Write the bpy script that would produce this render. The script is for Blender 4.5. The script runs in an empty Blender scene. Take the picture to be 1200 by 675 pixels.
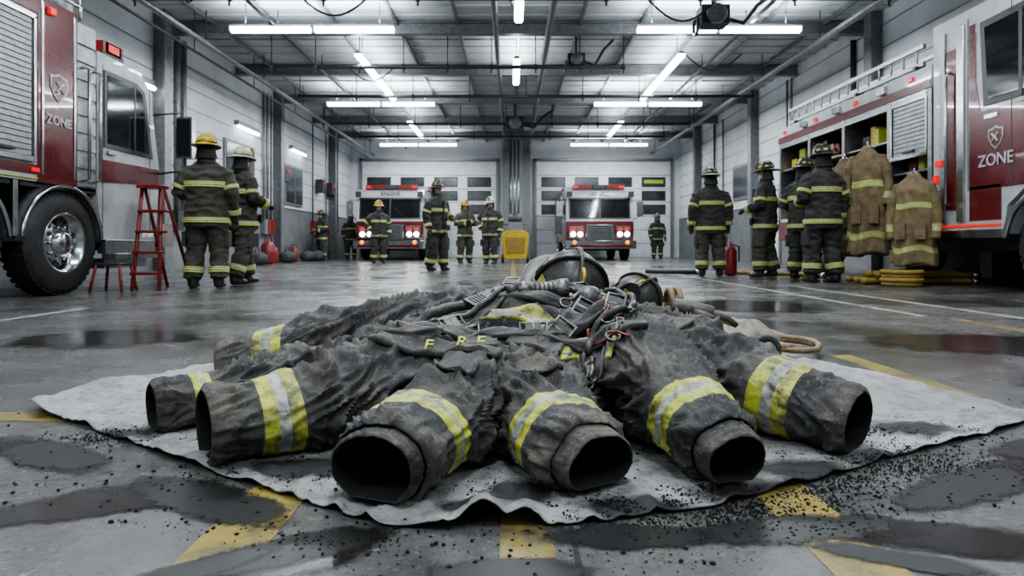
import bpy, bmesh, math, random
from mathutils import Vector, Matrix, noise
from mathutils.bvhtree import BVHTree
random.seed(7)
scene = bpy.context.scene
COL = scene.collection
pi = math.pi

# ------------------------------------------------------------------ materials
MATS = {}
def mat(name, col, rough=0.6, metal=0.0, col2=None, nscale=6.0, namt=0.5, bump=0.0, bscale=60.0,
        emit=0.0, spec=0.5, coat=0.0, rvar=0.0, wid=.14):
    if name in MATS: return MATS[name]
    m = bpy.data.materials.new(name); m.use_nodes = True
    nt = m.node_tree; b = nt.nodes['Principled BSDF']
    b.inputs['Base Color'].default_value = (*col, 1)
    b.inputs['Roughness'].default_value = rough
    b.inputs['Metallic'].default_value = metal
    b.inputs['Specular IOR Level'].default_value = spec
    b.inputs['Coat Weight'].default_value = coat
    tc = nt.nodes.new('ShaderNodeTexCoord')
    if col2 is not None:
        n = nt.nodes.new('ShaderNodeTexNoise'); n.inputs['Scale'].default_value = nscale
        n.inputs['Detail'].default_value = 8; n.inputs['Roughness'].default_value = 0.65
        nt.links.new(tc.outputs['Object'], n.inputs['Vector'])
        r = nt.nodes.new('ShaderNodeValToRGB')
        r.color_ramp.elements[0].position = namt - wid; r.color_ramp.elements[1].position = namt + wid
        r.color_ramp.elements[0].color = (*col, 1); r.color_ramp.elements[1].color = (*col2, 1)
        nt.links.new(n.outputs['Fac'], r.inputs['Fac']); nt.links.new(r.outputs['Color'], b.inputs['Base Color'])
    if bump:
        n2 = nt.nodes.new('ShaderNodeTexNoise'); n2.inputs['Scale'].default_value = bscale
        n2.inputs['Detail'].default_value = 6
        nt.links.new(tc.outputs['Object'], n2.inputs['Vector'])
        bp = nt.nodes.new('ShaderNodeBump'); bp.inputs['Strength'].default_value = bump; bp.inputs['Distance'].default_value = 0.01
        nt.links.new(n2.outputs['Fac'], bp.inputs['Height']); nt.links.new(bp.outputs['Normal'], b.inputs['Normal'])
    if emit:
        b.inputs['Emission Color'].default_value = (*col, 1); b.inputs['Emission Strength'].default_value = emit
    MATS[name] = m
    return m

WHITE = mat('truck_white', (.46, .47, .48), .25, 0, (.34, .35, .36), 3, coat=.4)
RED = mat('truck_red', (.12, .008, .011), .22, 0, (.08, .006, .008), 3, coat=.5)
CHROME = mat('chrome', (.55, .56, .57), .2, 1, (.36, .37, .38), 8)
ALU = mat('brushed_aluminium', (.34, .35, .36), .38, .9, (.22, .225, .23), 14, bump=.1, bscale=200)
STEEL = mat('galvanised_steel', (.24, .25, .26), .45, .5, (.16, .165, .17), 9)
DSTEEL = mat('dark_steel', (.035, .037, .04), .5, .3, (.06, .062, .065), 9)
DIRTYM = mat('dirty_metal', (.26, .255, .24), .4, .85, (.07, .063, .055), 40, .5, bump=.3, bscale=150)
BLACK = mat('black_rubber', (.012, .012, .013), .6, 0, (.03, .029, .028), 10, bump=.15, bscale=80)
PLAST = mat('black_plastic', (.012, .012, .014), .32, 0, (.025, .025, .025), 20)
DPLAST = mat('dusty_black_plastic', (.020, .020, .020), .4, 0, (.09, .085, .078), 30, .56, bump=.2, bscale=120)
GLASS = mat('tinted_glass', (.01, .012, .014), .06, 0, spec=.8)
REDL = mat('red_lens', (.5, .015, .01), .2, 0, emit=1.0)
REDP = mat('red_paint', (.22, .016, .014), .4, 0, (.13, .011, .01), 12)
HEADL = mat('headlight_lamp', (1, .97, .9), .2, 0, emit=9)
AMBER = mat('amber_lens', (.9, .35, .03), .2, 0, emit=1.0)
LIME = mat('lime_reflective', (.42, .46, .055), .5, 0, (.26, .28, .05), 25, .56, bump=.1, bscale=150)
SILV = mat('silver_reflective', (.38, .39, .38), .4, 0, (.22, .22, .21), 30, .55)
YEL = mat('yellow_plastic', (.58, .38, .02), .45, 0, (.38, .25, .02), 10)
HOSEY = mat('yellow_hose_jacket', (.34, .23, .04), .8, 0, (.19, .13, .04), 20, bump=.3, bscale=200)
CREAM = mat('cream_fabric', (.36, .32, .25), .8, 0, (.16, .14, .11), 14, bump=.3, bscale=90)
TAN = mat('tan_hose', (.28, .19, .10), .6, 0, (.14, .09, .05), 30, bump=.2, bscale=120)
SKIN = mat('skin', (.42, .24, .17), .5, 0, (.36, .19, .13), 12)
HOOD = mat('dark_hood', (.02, .019, .018), .9, 0, (.035, .033, .03), 20)
BOOT = mat('rubber_boot', (.014, .014, .013), .45, 0, (.035, .032, .028), 14)
GLOVE = mat('leather_glove', (.035, .028, .02), .7, 0, (.07, .055, .035), 20)
F_BLACK = mat('turnout_cloth_black', (.020, .020, .020), .85, 0, (.045, .042, .038), 9, bump=.25, bscale=120)
F_OLIVE = mat('turnout_cloth_olive', (.062, .056, .042), .85, 0, (.034, .031, .026), 9, bump=.25, bscale=120)
F_TAN = mat('turnout_cloth_tan', (.21, .155, .08), .85, 0, (.11, .08, .045), 9, bump=.25, bscale=120)
LAMP = mat('fluorescent_tube', (.92, .97, 1), .3, 0, emit=9)
WALLM = mat('wall_paint_white', (.62, .64, .66), .7, 0, (.50, .515, .53), 1.2, bump=.08, bscale=30)
WAIN = mat('wainscot_grey', (.17, .175, .18), .6, 0, (.12, .125, .13), 2)
CEILM = mat('ceiling_deck', (.46, .475, .49), .7, 0, (.36, .37, .385), 1.5)
DOORM = mat('garage_door_panel', (.64, .655, .67), .5, 0, (.52, .53, .545), 2)

def hero_cloth(name, base, ash, mud):
    m = bpy.data.materials.new(name); m.use_nodes = True
    nt = m.node_tree; b = nt.nodes['Principled BSDF']; L = nt.links
    b.inputs['Roughness'].default_value = .62; b.inputs['Specular IOR Level'].default_value = .55
    tc = nt.nodes.new('ShaderNodeTexCoord')
    def N(s, d=8, r=.65):
        n = nt.nodes.new('ShaderNodeTexNoise'); n.inputs['Scale'].default_value = s
        n.inputs['Detail'].default_value = d; n.inputs['Roughness'].default_value = r
        L.new(tc.outputs['Object'], n.inputs['Vector']); return n
    def ramp(n, a, c, k=1.0):
        r = nt.nodes.new('ShaderNodeMapRange'); r.inputs['From Min'].default_value = a; r.inputs['From Max'].default_value = c
        r.inputs['To Max'].default_value = k
        L.new(n.outputs['Fac'], r.inputs['Value']); return r
    def mix(fac, a, bb):
        x = nt.nodes.new('ShaderNodeMix'); x.data_type = 'RGBA'
        L.new(fac, x.inputs[0])
        if isinstance(a, tuple): x.inputs[6].default_value = (*a, 1)
        else: L.new(a, x.inputs[6])
        x.inputs[7].default_value = (*bb, 1); return x.outputs[2]
    c = mix(ramp(N(4), .38, .60).outputs[0], base, ash)
    c = mix(ramp(N(8.0, 10, .75), .47, .64, .85).outputs[0], c, mud)
    c = mix(ramp(N(22, 8, .8), .55, .70, .8).outputs[0], c, (.008, .008, .008))
    c = mix(ramp(N(60, 5, .7), .57, .70, .65).outputs[0], c, (.22, .21, .19))
    c = mix(ramp(N(150, 3), .64, .71).outputs[0], c, (.30, .29, .27))
    L.new(c, b.inputs['Base Color'])
    rr = nt.nodes.new('ShaderNodeMapRange'); rr.inputs['From Min'].default_value = .35; rr.inputs['From Max'].default_value = .65
    rr.inputs['To Min'].default_value = .42; rr.inputs['To Max'].default_value = .85
    L.new(N(6).outputs['Fac'], rr.inputs['Value']); L.new(rr.outputs[0], b.inputs['Roughness'])
    n1 = N(45, 8, .7); n2 = N(420, 2)
    add = nt.nodes.new('ShaderNodeMath'); add.operation = 'MULTIPLY_ADD'; add.inputs[1].default_value = .3
    L.new(n2.outputs['Fac'], add.inputs[0]); L.new(n1.outputs['Fac'], add.inputs[2])
    bp = nt.nodes.new('ShaderNodeBump'); bp.inputs['Strength'].default_value = .8; bp.inputs['Distance'].default_value = .009
    L.new(add.outputs[0], bp.inputs['Height']); L.new(bp.outputs['Normal'], b.inputs['Normal'])
    MATS[name] = m
    return m
H_CLOTH = hero_cloth('sooty_turnout_cloth', (.032, .032, .033), (.072, .071, .068), (.115, .098, .078))
H_CUFF = hero_cloth('sooty_cuff_leather', (.026, .024, .023), (.092, .085, .074), (.14, .118, .09))
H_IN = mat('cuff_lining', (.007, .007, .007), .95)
H_LIME = mat('sooty_lime_trim', (.46, .47, .07), .5, 0, (.075, .07, .04), 17, .53, bump=.4, bscale=90, wid=.10)
H_SILV = mat('sooty_silver_trim', (.38, .39, .36), .45, 0, (.10, .098, .085), 19, .52, bump=.4, bscale=90, wid=.1)
CHAR = mat('charcoal', (.004, .004, .004), .7, 0, (.012, .012, .011), 80, bump=.8, bscale=150, spec=.25)

# ------------------------------------------------------------------ mesh builder
class MB:
    def __init__(s): s.v = []; s.f = []; s.m = []; s.mats = []; s.sm = []
    def mi(s, m):
        if m not in s.mats: s.mats.append(m)
        return s.mats.index(m)
    def add(s, vs, fs, m, smooth=False, M=None):
        o = len(s.v)
        if M is not None: vs = [M @ Vector(v) for v in vs]
        s.v.extend([tuple(v) for v in vs])
        if not isinstance(m, (list, tuple)):
            k = s.mi(m); s.m.extend([k] * len(fs))
        else: s.m.extend([s.mi(q) for q in m])
        s.f.extend([tuple(i + o for i in f) for f in fs]); s.sm.extend([smooth] * len(fs))
    def box(s, x0, x1, y0, y1, z0, z1, m, M=None):
        vs = [(x, y, z) for x in (x0, x1) for y in (y0, y1) for z in (z0, z1)]
        s.add(vs, [(0, 1, 3, 2), (4, 6, 7, 5), (0, 4, 5, 1), (2, 3, 7, 6), (0, 2, 6, 4), (1, 5, 7, 3)], m, False, M)
    def prism(s, poly, a0, a1, axis, m, M=None):
        def mk(p, a):
            if axis == 'x': return (a, p[0], p[1])
            if axis == 'y': return (p[0], a, p[1])
            return (p[0], p[1], a)
        n = len(poly)
        vs = [mk(p, a0) for p in poly] + [mk(p, a1) for p in poly]
        fs = [tuple(range(n)), tuple(range(2 * n - 1, n - 1, -1))] + [(i, (i + 1) % n, (i + 1) % n + n, i + n) for i in range(n)]
        s.add(vs, fs, m, False, M)
    def tube(s, pts, r, m, n=10, ref=None, M=None, caps=True):
        pts = [Vector(p) for p in pts]; rings = []
        R = r if isinstance(r, (list, tuple)) else [r] * len(pts)
        up = None
        for i, p in enumerate(pts):
            T = (pts[min(i + 1, len(pts) - 1)] - pts[max(i - 1, 0)]).normalized()
            if up is None:
                up = Vector(ref) if ref else (Vector((0, 0, 1)) if abs(T.z) < .9 else Vector((0, 1, 0)))
            S = T.cross(up)
            if S.length < 1e-4: S = T.cross(Vector((1, 0, 0)))
            S.normalize(); U = S.cross(T); up = U
            ra, rb = R[i] if isinstance(R[i], (list, tuple)) else (R[i], R[i])
            rings.append([p + S * ra * math.cos(2 * pi * k / n) + U * rb * math.sin(2 * pi * k / n) for k in range(n)])
        s.rings(rings, m, caps, True, M)
    def rings(s, rings, m, caps=True, smooth=True, M=None):
        n = len(rings[0]); vs = [v for r in rings for v in r]; fs = []; ms = []
        for i in range(len(rings) - 1):
            mm = m(i) if callable(m) else m
            for k in range(n):
                fs.append((i * n + k, i * n + (k + 1) % n, (i + 1) * n + (k + 1) % n, (i + 1) * n + k)); ms.append(mm)
        if caps:
            fs.append(tuple(range(n))); ms.append(ms[0])
            fs.append(tuple((len(rings) - 1) * n + k for k in range(n))[::-1]); ms.append(ms[-1])
        s.add(vs, fs, ms, smooth, M)
    def lathe(s, prof, c, axis, m, n=32, M=None, caps=True):
        c = Vector(c); rings = []
        for r, h in prof:
            ring = []
            for k in range(n):
                a = 2 * pi * k / n; u = r * math.cos(a); w = r * math.sin(a)
                d = {'x': (h, u, w), 'y': (u, h, w), 'z': (u, w, h)}[axis]
                ring.append(c + Vector(d))
            rings.append(ring)
        s.rings(rings, m, caps, True, M)
    def ball(s, c, r, m, n=12, M=None):
        rx, ry, rz = r if isinstance(r, (tuple, list)) else (r, r, r)
        c = Vector(c); rings = []
        for i in range(n // 2 + 1):
            a = -pi / 2 + pi * i / (n // 2); cr = max(.02, math.cos(a))
            rings.append([c + Vector((rx * cr * math.cos(2 * pi * k / n), ry * cr * math.sin(2 * pi * k / n), rz * math.sin(a))) for k in range(n)])
        s.rings(rings, m, True, True, M)
    def torus(s, c, R, r, m, axis='z', n=32, k=10, M=None, arc=(0, 2 * pi)):
        c = Vector(c)
        pts = []
        for i in range(n + 1):
            a = arc[0] + (arc[1] - arc[0]) * i / n; u, w = R * math.cos(a), R * math.sin(a)
            pts.append(c + Vector({'x': (0, u, w), 'y': (u, 0, w), 'z': (u, w, 0)}[axis]))
        s.tube(pts, r, m, k, ref={'x': (1, 0, 0), 'y': (0, 1, 0), 'z': (0, 0, 1)}[axis], M=M)
    def obj(s, name, parent=None, bevel=0, recalc=True):
        me = bpy.data.meshes.new(name); me.from_pydata(s.v, [], s.f)
        for m in s.mats: me.materials.append(m)
        me.polygons.foreach_set('material_index', s.m)
        me.polygons.foreach_set('use_smooth', s.sm)
        if recalc:
            bm = bmesh.new(); bm.from_mesh(me); bmesh.ops.recalc_face_normals(bm, faces=bm.faces); bm.to_mesh(me); bm.free()
        me.update()
        ob = bpy.data.objects.new(name, me); COL.objects.link(ob)
        if parent: ob.parent = parent
        if bevel:
            b = ob.modifiers.new('bevel', 'BEVEL'); b.width = bevel; b.segments = 1; b.limit_method = 'ANGLE'; b.angle_limit = .9
        return ob
def empty(name, loc=(0, 0, 0), rz=0):
    e = bpy.data.objects.new(name, None); e.location = loc; e.rotation_euler = (0, 0, rz); e.empty_display_size = .2
    COL.objects.link(e); return e
def text(name, body, size, matrix, m, parent=None, ext=.004):
    c = bpy.data.curves.new(name, 'FONT'); c.body = body; c.size = size; c.extrude = ext; c.align_x = 'CENTER'; c.align_y = 'CENTER'
    c.offset = size * .012; c.resolution_u = 4
    o = bpy.data.objects.new(name, c); o.data.materials.append(m); COL.objects.link(o)
    if parent: o.parent = parent
    o.matrix_local = matrix
    return o
def sstep(a, b, x):
    t = max(0, min(1, (x - a) / (b - a))); return t * t * (3 - 2 * t)

# ------------------------------------------------------------------ HELMET
def helmet(b, M, shell, n=40, shieldm=CREAM, stripe=LIME, k=1.0):
    rings = []
    def ring(rx, ryf, ryb, z, droop=0, comb=0):
        r = []
        for i in range(n):
            a = 2 * pi * i / n; c, s = math.cos(a), math.sin(a)
            ry = ryb if s > 0 else ryf
            zz = z - droop * (s * s) * (1 if s > 0 else .6)
            rr = 1 + comb * (abs(math.cos(a * 4)) - .5)
            r.append(Vector((rx * c * rr, ry * s * rr, zz)) * k)
        rings.append(r)
    for j in range(9):
        e = pi / 2 * (1 - j / 8); ce = max(.03, math.cos(e)); ring(.115 * ce, .135 * ce, .135 * ce, .02 + .125 * math.sin(e), 0, .035 if 0 < j < 8 else 0)
    ring(.118, .138, .140, .008); ring(.14, .16, .18, 0, .004); ring(.165, .19, .235, -.008, .018); ring(.170, .196, .245, -.012, .022)
    ring(.168, .193, .24, -.019, .022); ring(.14, .16, .18, -.012, .004); ring(.108, .128, .13, -.006); ring(.1, .12, .12, .05); ring(.05, .06, .06, .1)
    b.rings(rings, lambda i: shell if i < 13 else PLAST, True, True, M)
    for ax in (0, 1):
        pts = [Vector(((.121 if ax else 0) * math.cos(a), (0 if ax else .141) * math.cos(a), .022 + .128 * math.sin(a))) * k for a in [pi * i / 14 for i in range(15)]]
        b.tube(pts, .008 * k, shell, 8, ref=((0, 1, 0) if ax else (1, 0, 0)), M=M)
    for i in range(8):
        a = 2 * pi * (i + .5) / 8
        q = []
        for da, zz in ((-.2, .035), (.2, .035), (.2, .065), (-.2, .065)):
            ce = math.sqrt(max(0, 1 - ((zz - .02) / .125) ** 2)); q.append(Vector((.121 * ce * math.cos(a + da), .142 * ce * math.sin(a + da), zz)) * k)
        q2 = [p * 1.03 for p in q]
        b.add(q + q2, [(0, 1, 2, 3), (4, 5, 6, 7), (0, 1, 5, 4), (1, 2, 6, 5), (2, 3, 7, 6), (3, 0, 4, 7)], stripe, False, M)
    F = M @ Matrix.Translation(Vector((0, -.152, .02)) * k) @ Matrix.Rotation(-.18, 4, 'X')
    b.prism([(-.04 * k, 0), (.04 * k, 0), (.052 * k, .07 * k), (.03 * k, .12 * k), (0, .135 * k), (-.03 * k, .12 * k), (-.052 * k, .07 * k)], -.005 * k, .004 * k, 'y', shieldm, F)
    b.prism([(-.03 * k, .05 * k), (.03 * k, .05 * k), (.03 * k, .085 * k), (-.03 * k, .085 * k)], -.008 * k, -.004 * k, 'y', REDP if shieldm is CREAM else H_LIME, F)
    b.tube([F @ (Vector((0, 0, .12)) * k), F @ (Vector((0, .02, .15)) * k), F @ (Vector((0, .06, .15)) * k)], .006 * k, YEL, 6)
    b.torus(Vector((0, 0, .02)) * k, .13 * k, .006 * k, PLAST, 'z', 24, 6, M=M)
H_BLACK = mat('helmet_black', (.012, .012, .012), .42, 0, (.05, .045, .04), 14, .52, bump=.2, bscale=60)
H_YEL = mat('helmet_yellow', (.50, .34, .02), .35, 0, (.30, .20, .02), 12)
H_WHITE = mat('helmet_white', (.6, .6, .58), .35, 0, (.4, .4, .38), 12)

# ------------------------------------------------------------------ FIREFIGHTERS
def firefighter(x, y, rot, cloth, helm, pose='rest', H=1.0, step=0.0, pants=None, bulk=1.0):
    E = empty('firefighter', (x, y, 0), rot); E.scale = (H, H, H)
    raw = MB(); m = cloth; pants = pants or cloth
    raw.tube([(0, 0, z) for z in (.72, .76, .9, 1.05, 1.2, 1.34, 1.43, 1.49, 1.54, 1.6)],
             [(a * (bulk if i < 6 else 1), c * (bulk if i < 6 else 1)) for i, (a, c) in enumerate([(.225, .165), (.245, .18), (.235, .175), (.22, .165), (.235, .17), (.24, .16), (.215, .135), (.14, .11), (.085, .085), (.07, .075)])], m, 24, ref=(0, 1, 0))
    legs = {}
    for s in (-1, 1):
        st = step * s
        hip = Vector((s * .105, 0, .86)); knee = Vector((s * .13, -.03 - st * .5, .48)); ank = Vector((s * .145, .02 - st, .12))
        pts = [hip, hip.lerp(knee, .5), knee, knee.lerp(ank, .5), ank]; rr = [.13, .124, .112, .106, .106]
        raw.tube(pts, rr, m, 16, ref=(0, 1, 0)); legs[s] = (pts, rr)
        raw.tube([ank + Vector((0, .05, -.075)), ank + Vector((0, 0, -.068)), ank + Vector((0, -.1, -.075)), ank + Vector((0, -.17, -.085))],
                 [(.045, .042), (.058, .05), (.055, .042), (.035, .03)], m, 14)
        raw.tube([ank + Vector((0, 0, .08)), ank + Vector((0, 0, -.08))], [.07, .06], m, 14, ref=(0, 1, 0))
    arms = {}
    poses = {'rest': ((.30, .03, 1.14), (.30, -.06, .88)), 'front': ((.31, .02, 1.15), (.17, -.24, 1.08)),
             'hip': ((.40, .08, 1.16), (.25, -.05, .98)), 'reach': ((.28, -.22, 1.28), (.20, -.5, 1.35)), 'cross': ((.30, -.04, 1.15), (.02, -.2, 1.16))}
    pp = pose if isinstance(pose, tuple) else (pose, pose)
    for s, ps in zip((-1, 1), pp):
        el, wr_ = poses[ps]; sh = Vector((s * .205, 0, 1.41)); el = Vector((s * el[0], el[1], el[2])); wr_ = Vector((s * wr_[0], wr_[1] - (.03 if ps == 'cross' and s > 0 else 0), wr_[2] + (.05 if ps == 'cross' and s > 0 else 0)))
        pts = [sh + Vector((-s * .05, 0, .01)), sh + Vector((s * .02, 0, -.05)), sh.lerp(el, .6), el, el.lerp(wr_, .5), wr_]; rr = [.07, .092, .088, .082, .075, .066]
        raw.tube(pts, rr, m, 16, ref=(0, 1, .1)); arms[s] = (pts, rr, (wr_ - el).normalized())
    raw.ball((0, .005, 1.685), (.078, .098, .10), m, 16); raw.ball((0, -.025, 1.62), (.058, .068, .062), m, 14)
    raw.tube([(0, -.085, 1.69), (0, -.112, 1.655), (0, -.09, 1.645)], [.012, .019, .016], m, 8)
    for s in (-1, 1): raw.ball((s * .08, .01, 1.67), (.014, .024, .034), m, 8)
    raw.tube([(0, .0, 1.5), (0, .0, 1.6), (0, .0, 1.64)], [.07, .062, .06], m, 14, ref=(0, 1, 0))
    t = raw.obj('tmp'); md = t.modifiers.new('r', 'REMESH'); md.mode = 'VOXEL'; md.voxel_size = .0155
    sm = t.modifiers.new('s', 'SMOOTH'); sm.factor = .5; sm.iterations = 2
    dg = bpy.context.evaluated_depsgraph_get(); me = bpy.data.meshes.new_from_object(t.evaluated_get(dg))
    bpy.data.objects.remove(t)
    sd = Vector((x * 3.1, y * 1.7, 0))
    for v in me.vertices:
        p = v.co
        if p.z < 1.5 and p.z > .1:
            q = noise.noise(Vector((p.x * 6, p.y * 6, p.z * 12)) + sd); q2 = noise.noise(Vector((p.x * 14, p.y * 14, p.z * 18)) + sd)
            v.co = p + v.normal * ((.5 - abs(q) * 1.6) * .024 - .006 + q2 * .009)
    me.materials.clear()
    for mm in (cloth, HOOD, SKIN, BOOT, pants): me.materials.append(mm)
    for f in me.polygons:
        c = f.center; f.use_smooth = True
        if c.z > 1.57: f.material_index = 2 if (c.y < .0 and c.z < 1.76) else 1
        elif c.z > 1.5: f.material_index = 0
        elif c.z < .125: f.material_index = 3
        elif c.z < .74: f.material_index = 4
        else: f.material_index = 0
    body = bpy.data.objects.new('body', me); COL.objects.link(body); body.parent = E
    d = MB()
    def band(pts, rr, t0, t1, ref=(0, 1, .0), off=.013, n=28):
        pts = [Vector(p) for p in pts]
        def at(t):
            t = max(0, min(len(pts) - 1.0001, t)); i = int(t); u = t - i
            r0, r1 = rr[i], rr[i + 1]
            if not isinstance(r0, tuple): r0 = (r0, r0)
            if not isinstance(r1, tuple): r1 = (r1, r1)
            return pts[i].lerp(pts[i + 1], u), (r0[0] + (r1[0] - r0[0]) * u, r0[1] + (r1[1] - r0[1]) * u)
        for a, c, mm in ((0, .3, LIME), (.3, .7, SILV), (.7, 1, LIME)):
            P2 = [at(t0 + (t1 - t0) * q) for q in (a, c)]
            d.tube([p for p, r in P2], [(r[0] + off, r[1] + off) for p, r in P2], mm, n, ref=ref)
    tz = [(0, 0, z) for z in (.76, .9, 1.05, 1.2, 1.34)]; tr = [(a * bulk, c * bulk) for a, c in [(.245, .18), (.235, .175), (.22, .165), (.235, .17), (.24, .16)]]
    band(tz, tr, .15, .6); band(tz, tr, 3.0, 3.5)
    for s in (-1, 1):
        band(legs[s][0], legs[s][1], 3.25, 3.65, off=.011)
        band(arms[s][0], arms[s][1], 4.45, 4.9, ref=(0, 1, .1), off=.010); band(arms[s][0], arms[s][1], 2.25, 2.65, ref=(0, 1, .1), off=.010)
        w0 = arms[s][0][-1]; D = arms[s][2]; side = D.cross(Vector((0, 0, 1)))
        if side.length < .3: side = D.cross(Vector((1, 0, 0)))
        side.normalize(); U = side.cross(D)
        d.tube([w0 - D * .02, w0 + D * .03, w0 + D * .07, w0 + D * .1], [(.038, .03), (.042, .026), (.044, .022), (.036, .018)], GLOVE, 12)
        inn = -U if U.z > 0 else U
        for j, L in enumerate((.07, .082, .076, .06)):
            o = w0 + D * .09 + side * (-.03 + j * .02)
            d.tube([o, o + D * L * .45, o + D * L * .8 + inn * .018, o + D * L * .9 + inn * .04], [.0105, .0105, .0095, .008], GLOVE, 8)
        o = w0 + D * .03 - side * .035
        d.tube([o, o - side * .025 + D * .03, o - side * .025 + D * .065 + inn * .015], [.014, .012, .010], GLOVE, 8)
    d.tube([(0, .005, 1.485), (0, .005, 1.53), (0, .008, 1.575)], [(.125, .115), (.1, .1), (.098, .1)], cloth, 24, ref=(0, 1, 0))
    fl = []
    for zz, r in ((1.70, .098), (1.64, .104), (1.575, .118), (1.545, .125)):
        fl.append([Vector((r * math.cos(a), .01 + r * math.sin(a), zz)) for a in [-.25 + (pi + .5) * i / 15 for i in range(16)]])
    d.add([v for r in fl for v in r], [(i * 16 + k, i * 16 + k + 1, (i + 1) * 16 + k + 1, (i + 1) * 16 + k) for i in range(3) for k in range(15)], HOOD, True)
    for s in (-1, 1): d.ball((s * .03, -.088, 1.69), (.012, .008, .008), PLAST, 8)
    d.tube([(-.022, -.092, 1.612), (0, -.096, 1.61), (.022, -.092, 1.612)], .005, REDP, 6)
    for s in (-1, 1):
        d.box(s * .12 - .06, s * .12 + .06, -.195, -.165, .83, .94, cloth); d.box(s * .245 - .02, s * .245 + .02, -.09, .05, .5, .68, pants)
    d.box(-.012, .012, -.2, -.165, .78, 1.42, HOOD)
    d.obj('trim_and_gloves', E)
    h = MB(); helmet(h, Matrix.Translation((0, .0, 1.715)) @ Matrix.Rotation(.06, 4, 'X'), helm, 28, k=.95)
    h.obj('helmet', E)
    return E
BK = pi
firefighter(-3.65, 7.65, BK + .15, F_OLIVE, H_YEL, ('rest', 'front'), 1.0, bulk=1.06)
firefighter(-3.60, 8.55, BK - .7, F_BLACK, H_WHITE, ('front', 'rest'), .99, step=.16, pants=F_OLIVE)
firefighter(3.32, 10.7, BK - .1, F_BLACK, H_BLACK, 'rest', .99, pants=F_OLIVE)
firefighter(4.12, 10.4, BK + .9, F_BLACK, H_BLACK, ('rest', 'front'), 1.02, step=.06, pants=F_OLIVE)
firefighter(4.45, 9.75, BK - .8, F_BLACK, H_BLACK, ('reach', 'front'), 1.0)
firefighter(4.32, 8.9, BK + .2, F_BLACK, H_BLACK, ('rest', 'front'), 1.04, step=.05, bulk=1.05)
firefighter(-4.0, 19.2, .4, F_BLACK, H_YEL, ('hip', 'rest'), 1.02)
firefighter(-1.52, 13.0, .9, F_BLACK, H_BLACK, ('rest', 'front'), 1.0, step=.05)
firefighter(-1.4, 19.0, .5, F_OLIVE, H_YEL, 'cross', 1.02)
firefighter(-.62, 18.3, -.3, F_BLACK, H_WHITE, ('hip', 'rest'), 1.04, step=.08)
firefighter(5.9, 26.0, .1, F_BLACK, H_BLACK, 'rest', 1.0)
firefighter(-6.85, 23.0, -.8, F_BLACK, H_BLACK, ('front', 'front'), .98)
firefighter(-6.4, 25.4, .5, F_BLACK, H_BLACK, ('rest', 'front'), .98)

# ------------------------------------------------------------------ ROOM
XL, XR, YB, YF, ZC = -7.6, 7.85, 30.0, -3.0, 5.5
def floor_mat():
    m = bpy.data.materials.new('wet_concrete_floor'); m.use_nodes = True
    nt = m.node_tree; b = nt.nodes['Principled BSDF']; L = nt.links
    tc = nt.nodes.new('ShaderNodeTexCoord')
    def N(s, d=8, r=.6, w=0):
        n = nt.nodes.new('ShaderNodeTexNoise'); n.inputs['Scale'].default_value = s; n.inputs['Detail'].default_value = d
        n.inputs['Roughness'].default_value = r; n.inputs['Distortion'].default_value = w
        L.new(tc.outputs['Object'], n.inputs['Vector']); return n.outputs['Fac']
    def R(v, a, c, t0=0, t1=1):
        r = nt.nodes.new('ShaderNodeMapRange'); r.inputs['From Min'].default_value = a; r.inputs['From Max'].default_value = c
        r.inputs['To Min'].default_value = t0; r.inputs['To Max'].default_value = t1; L.new(v, r.inputs['Value']); return r.outputs[0]
    def MX(f, a, c):
        x = nt.nodes.new('ShaderNodeMix'); x.data_type = 'RGBA'; L.new(f, x.inputs[0])
        for i, q in ((6, a), (7, c)):
            if isinstance(q, tuple): x.inputs[i].default_value = (*q, 1)
            else: L.new(q, x.inputs[i])
        return x.outputs[2]
    base = MX(R(N(1.1), .35, .65), (.078, .076, .073), (.135, .131, .126))
    base = MX(R(N(5, 10, .75), .48, .72), base, (.058, .056, .053))
    base = MX(R(N(60, 4), .58, .70), base, (.18, .175, .17))
    base = MX(R(N(90, 4), .60, .68), base, (.025, .024, .023))
    wet = R(N(.8, 8, .68, .4), .48, .62)
    base = MX(R(wet, 0, 1, 0, .6), base, (.034, .033, .032))
    L.new(base, b.inputs['Base Color'])
    rr = nt.nodes.new('ShaderNodeMix'); rr.data_type = 'FLOAT'
    L.new(wet, rr.inputs[0]); L.new(R(N(2.5), .3, .7, .18, .38), rr.inputs[2]); L.new(R(N(9), .3, .7, .09, .2), rr.inputs[3])
    L.new(rr.outputs[0], b.inputs['Roughness'])
    bp = nt.nodes.new('ShaderNodeBump'); bp.inputs['Distance'].default_value = .004
    inv = R(wet, 0, 1, .5, .2); L.new(inv, bp.inputs['Strength'])
    L.new(N(26, 8, .72), bp.inputs['Height']); L.new(bp.outputs['Normal'], b.inputs['Normal'])
    return m
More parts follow.
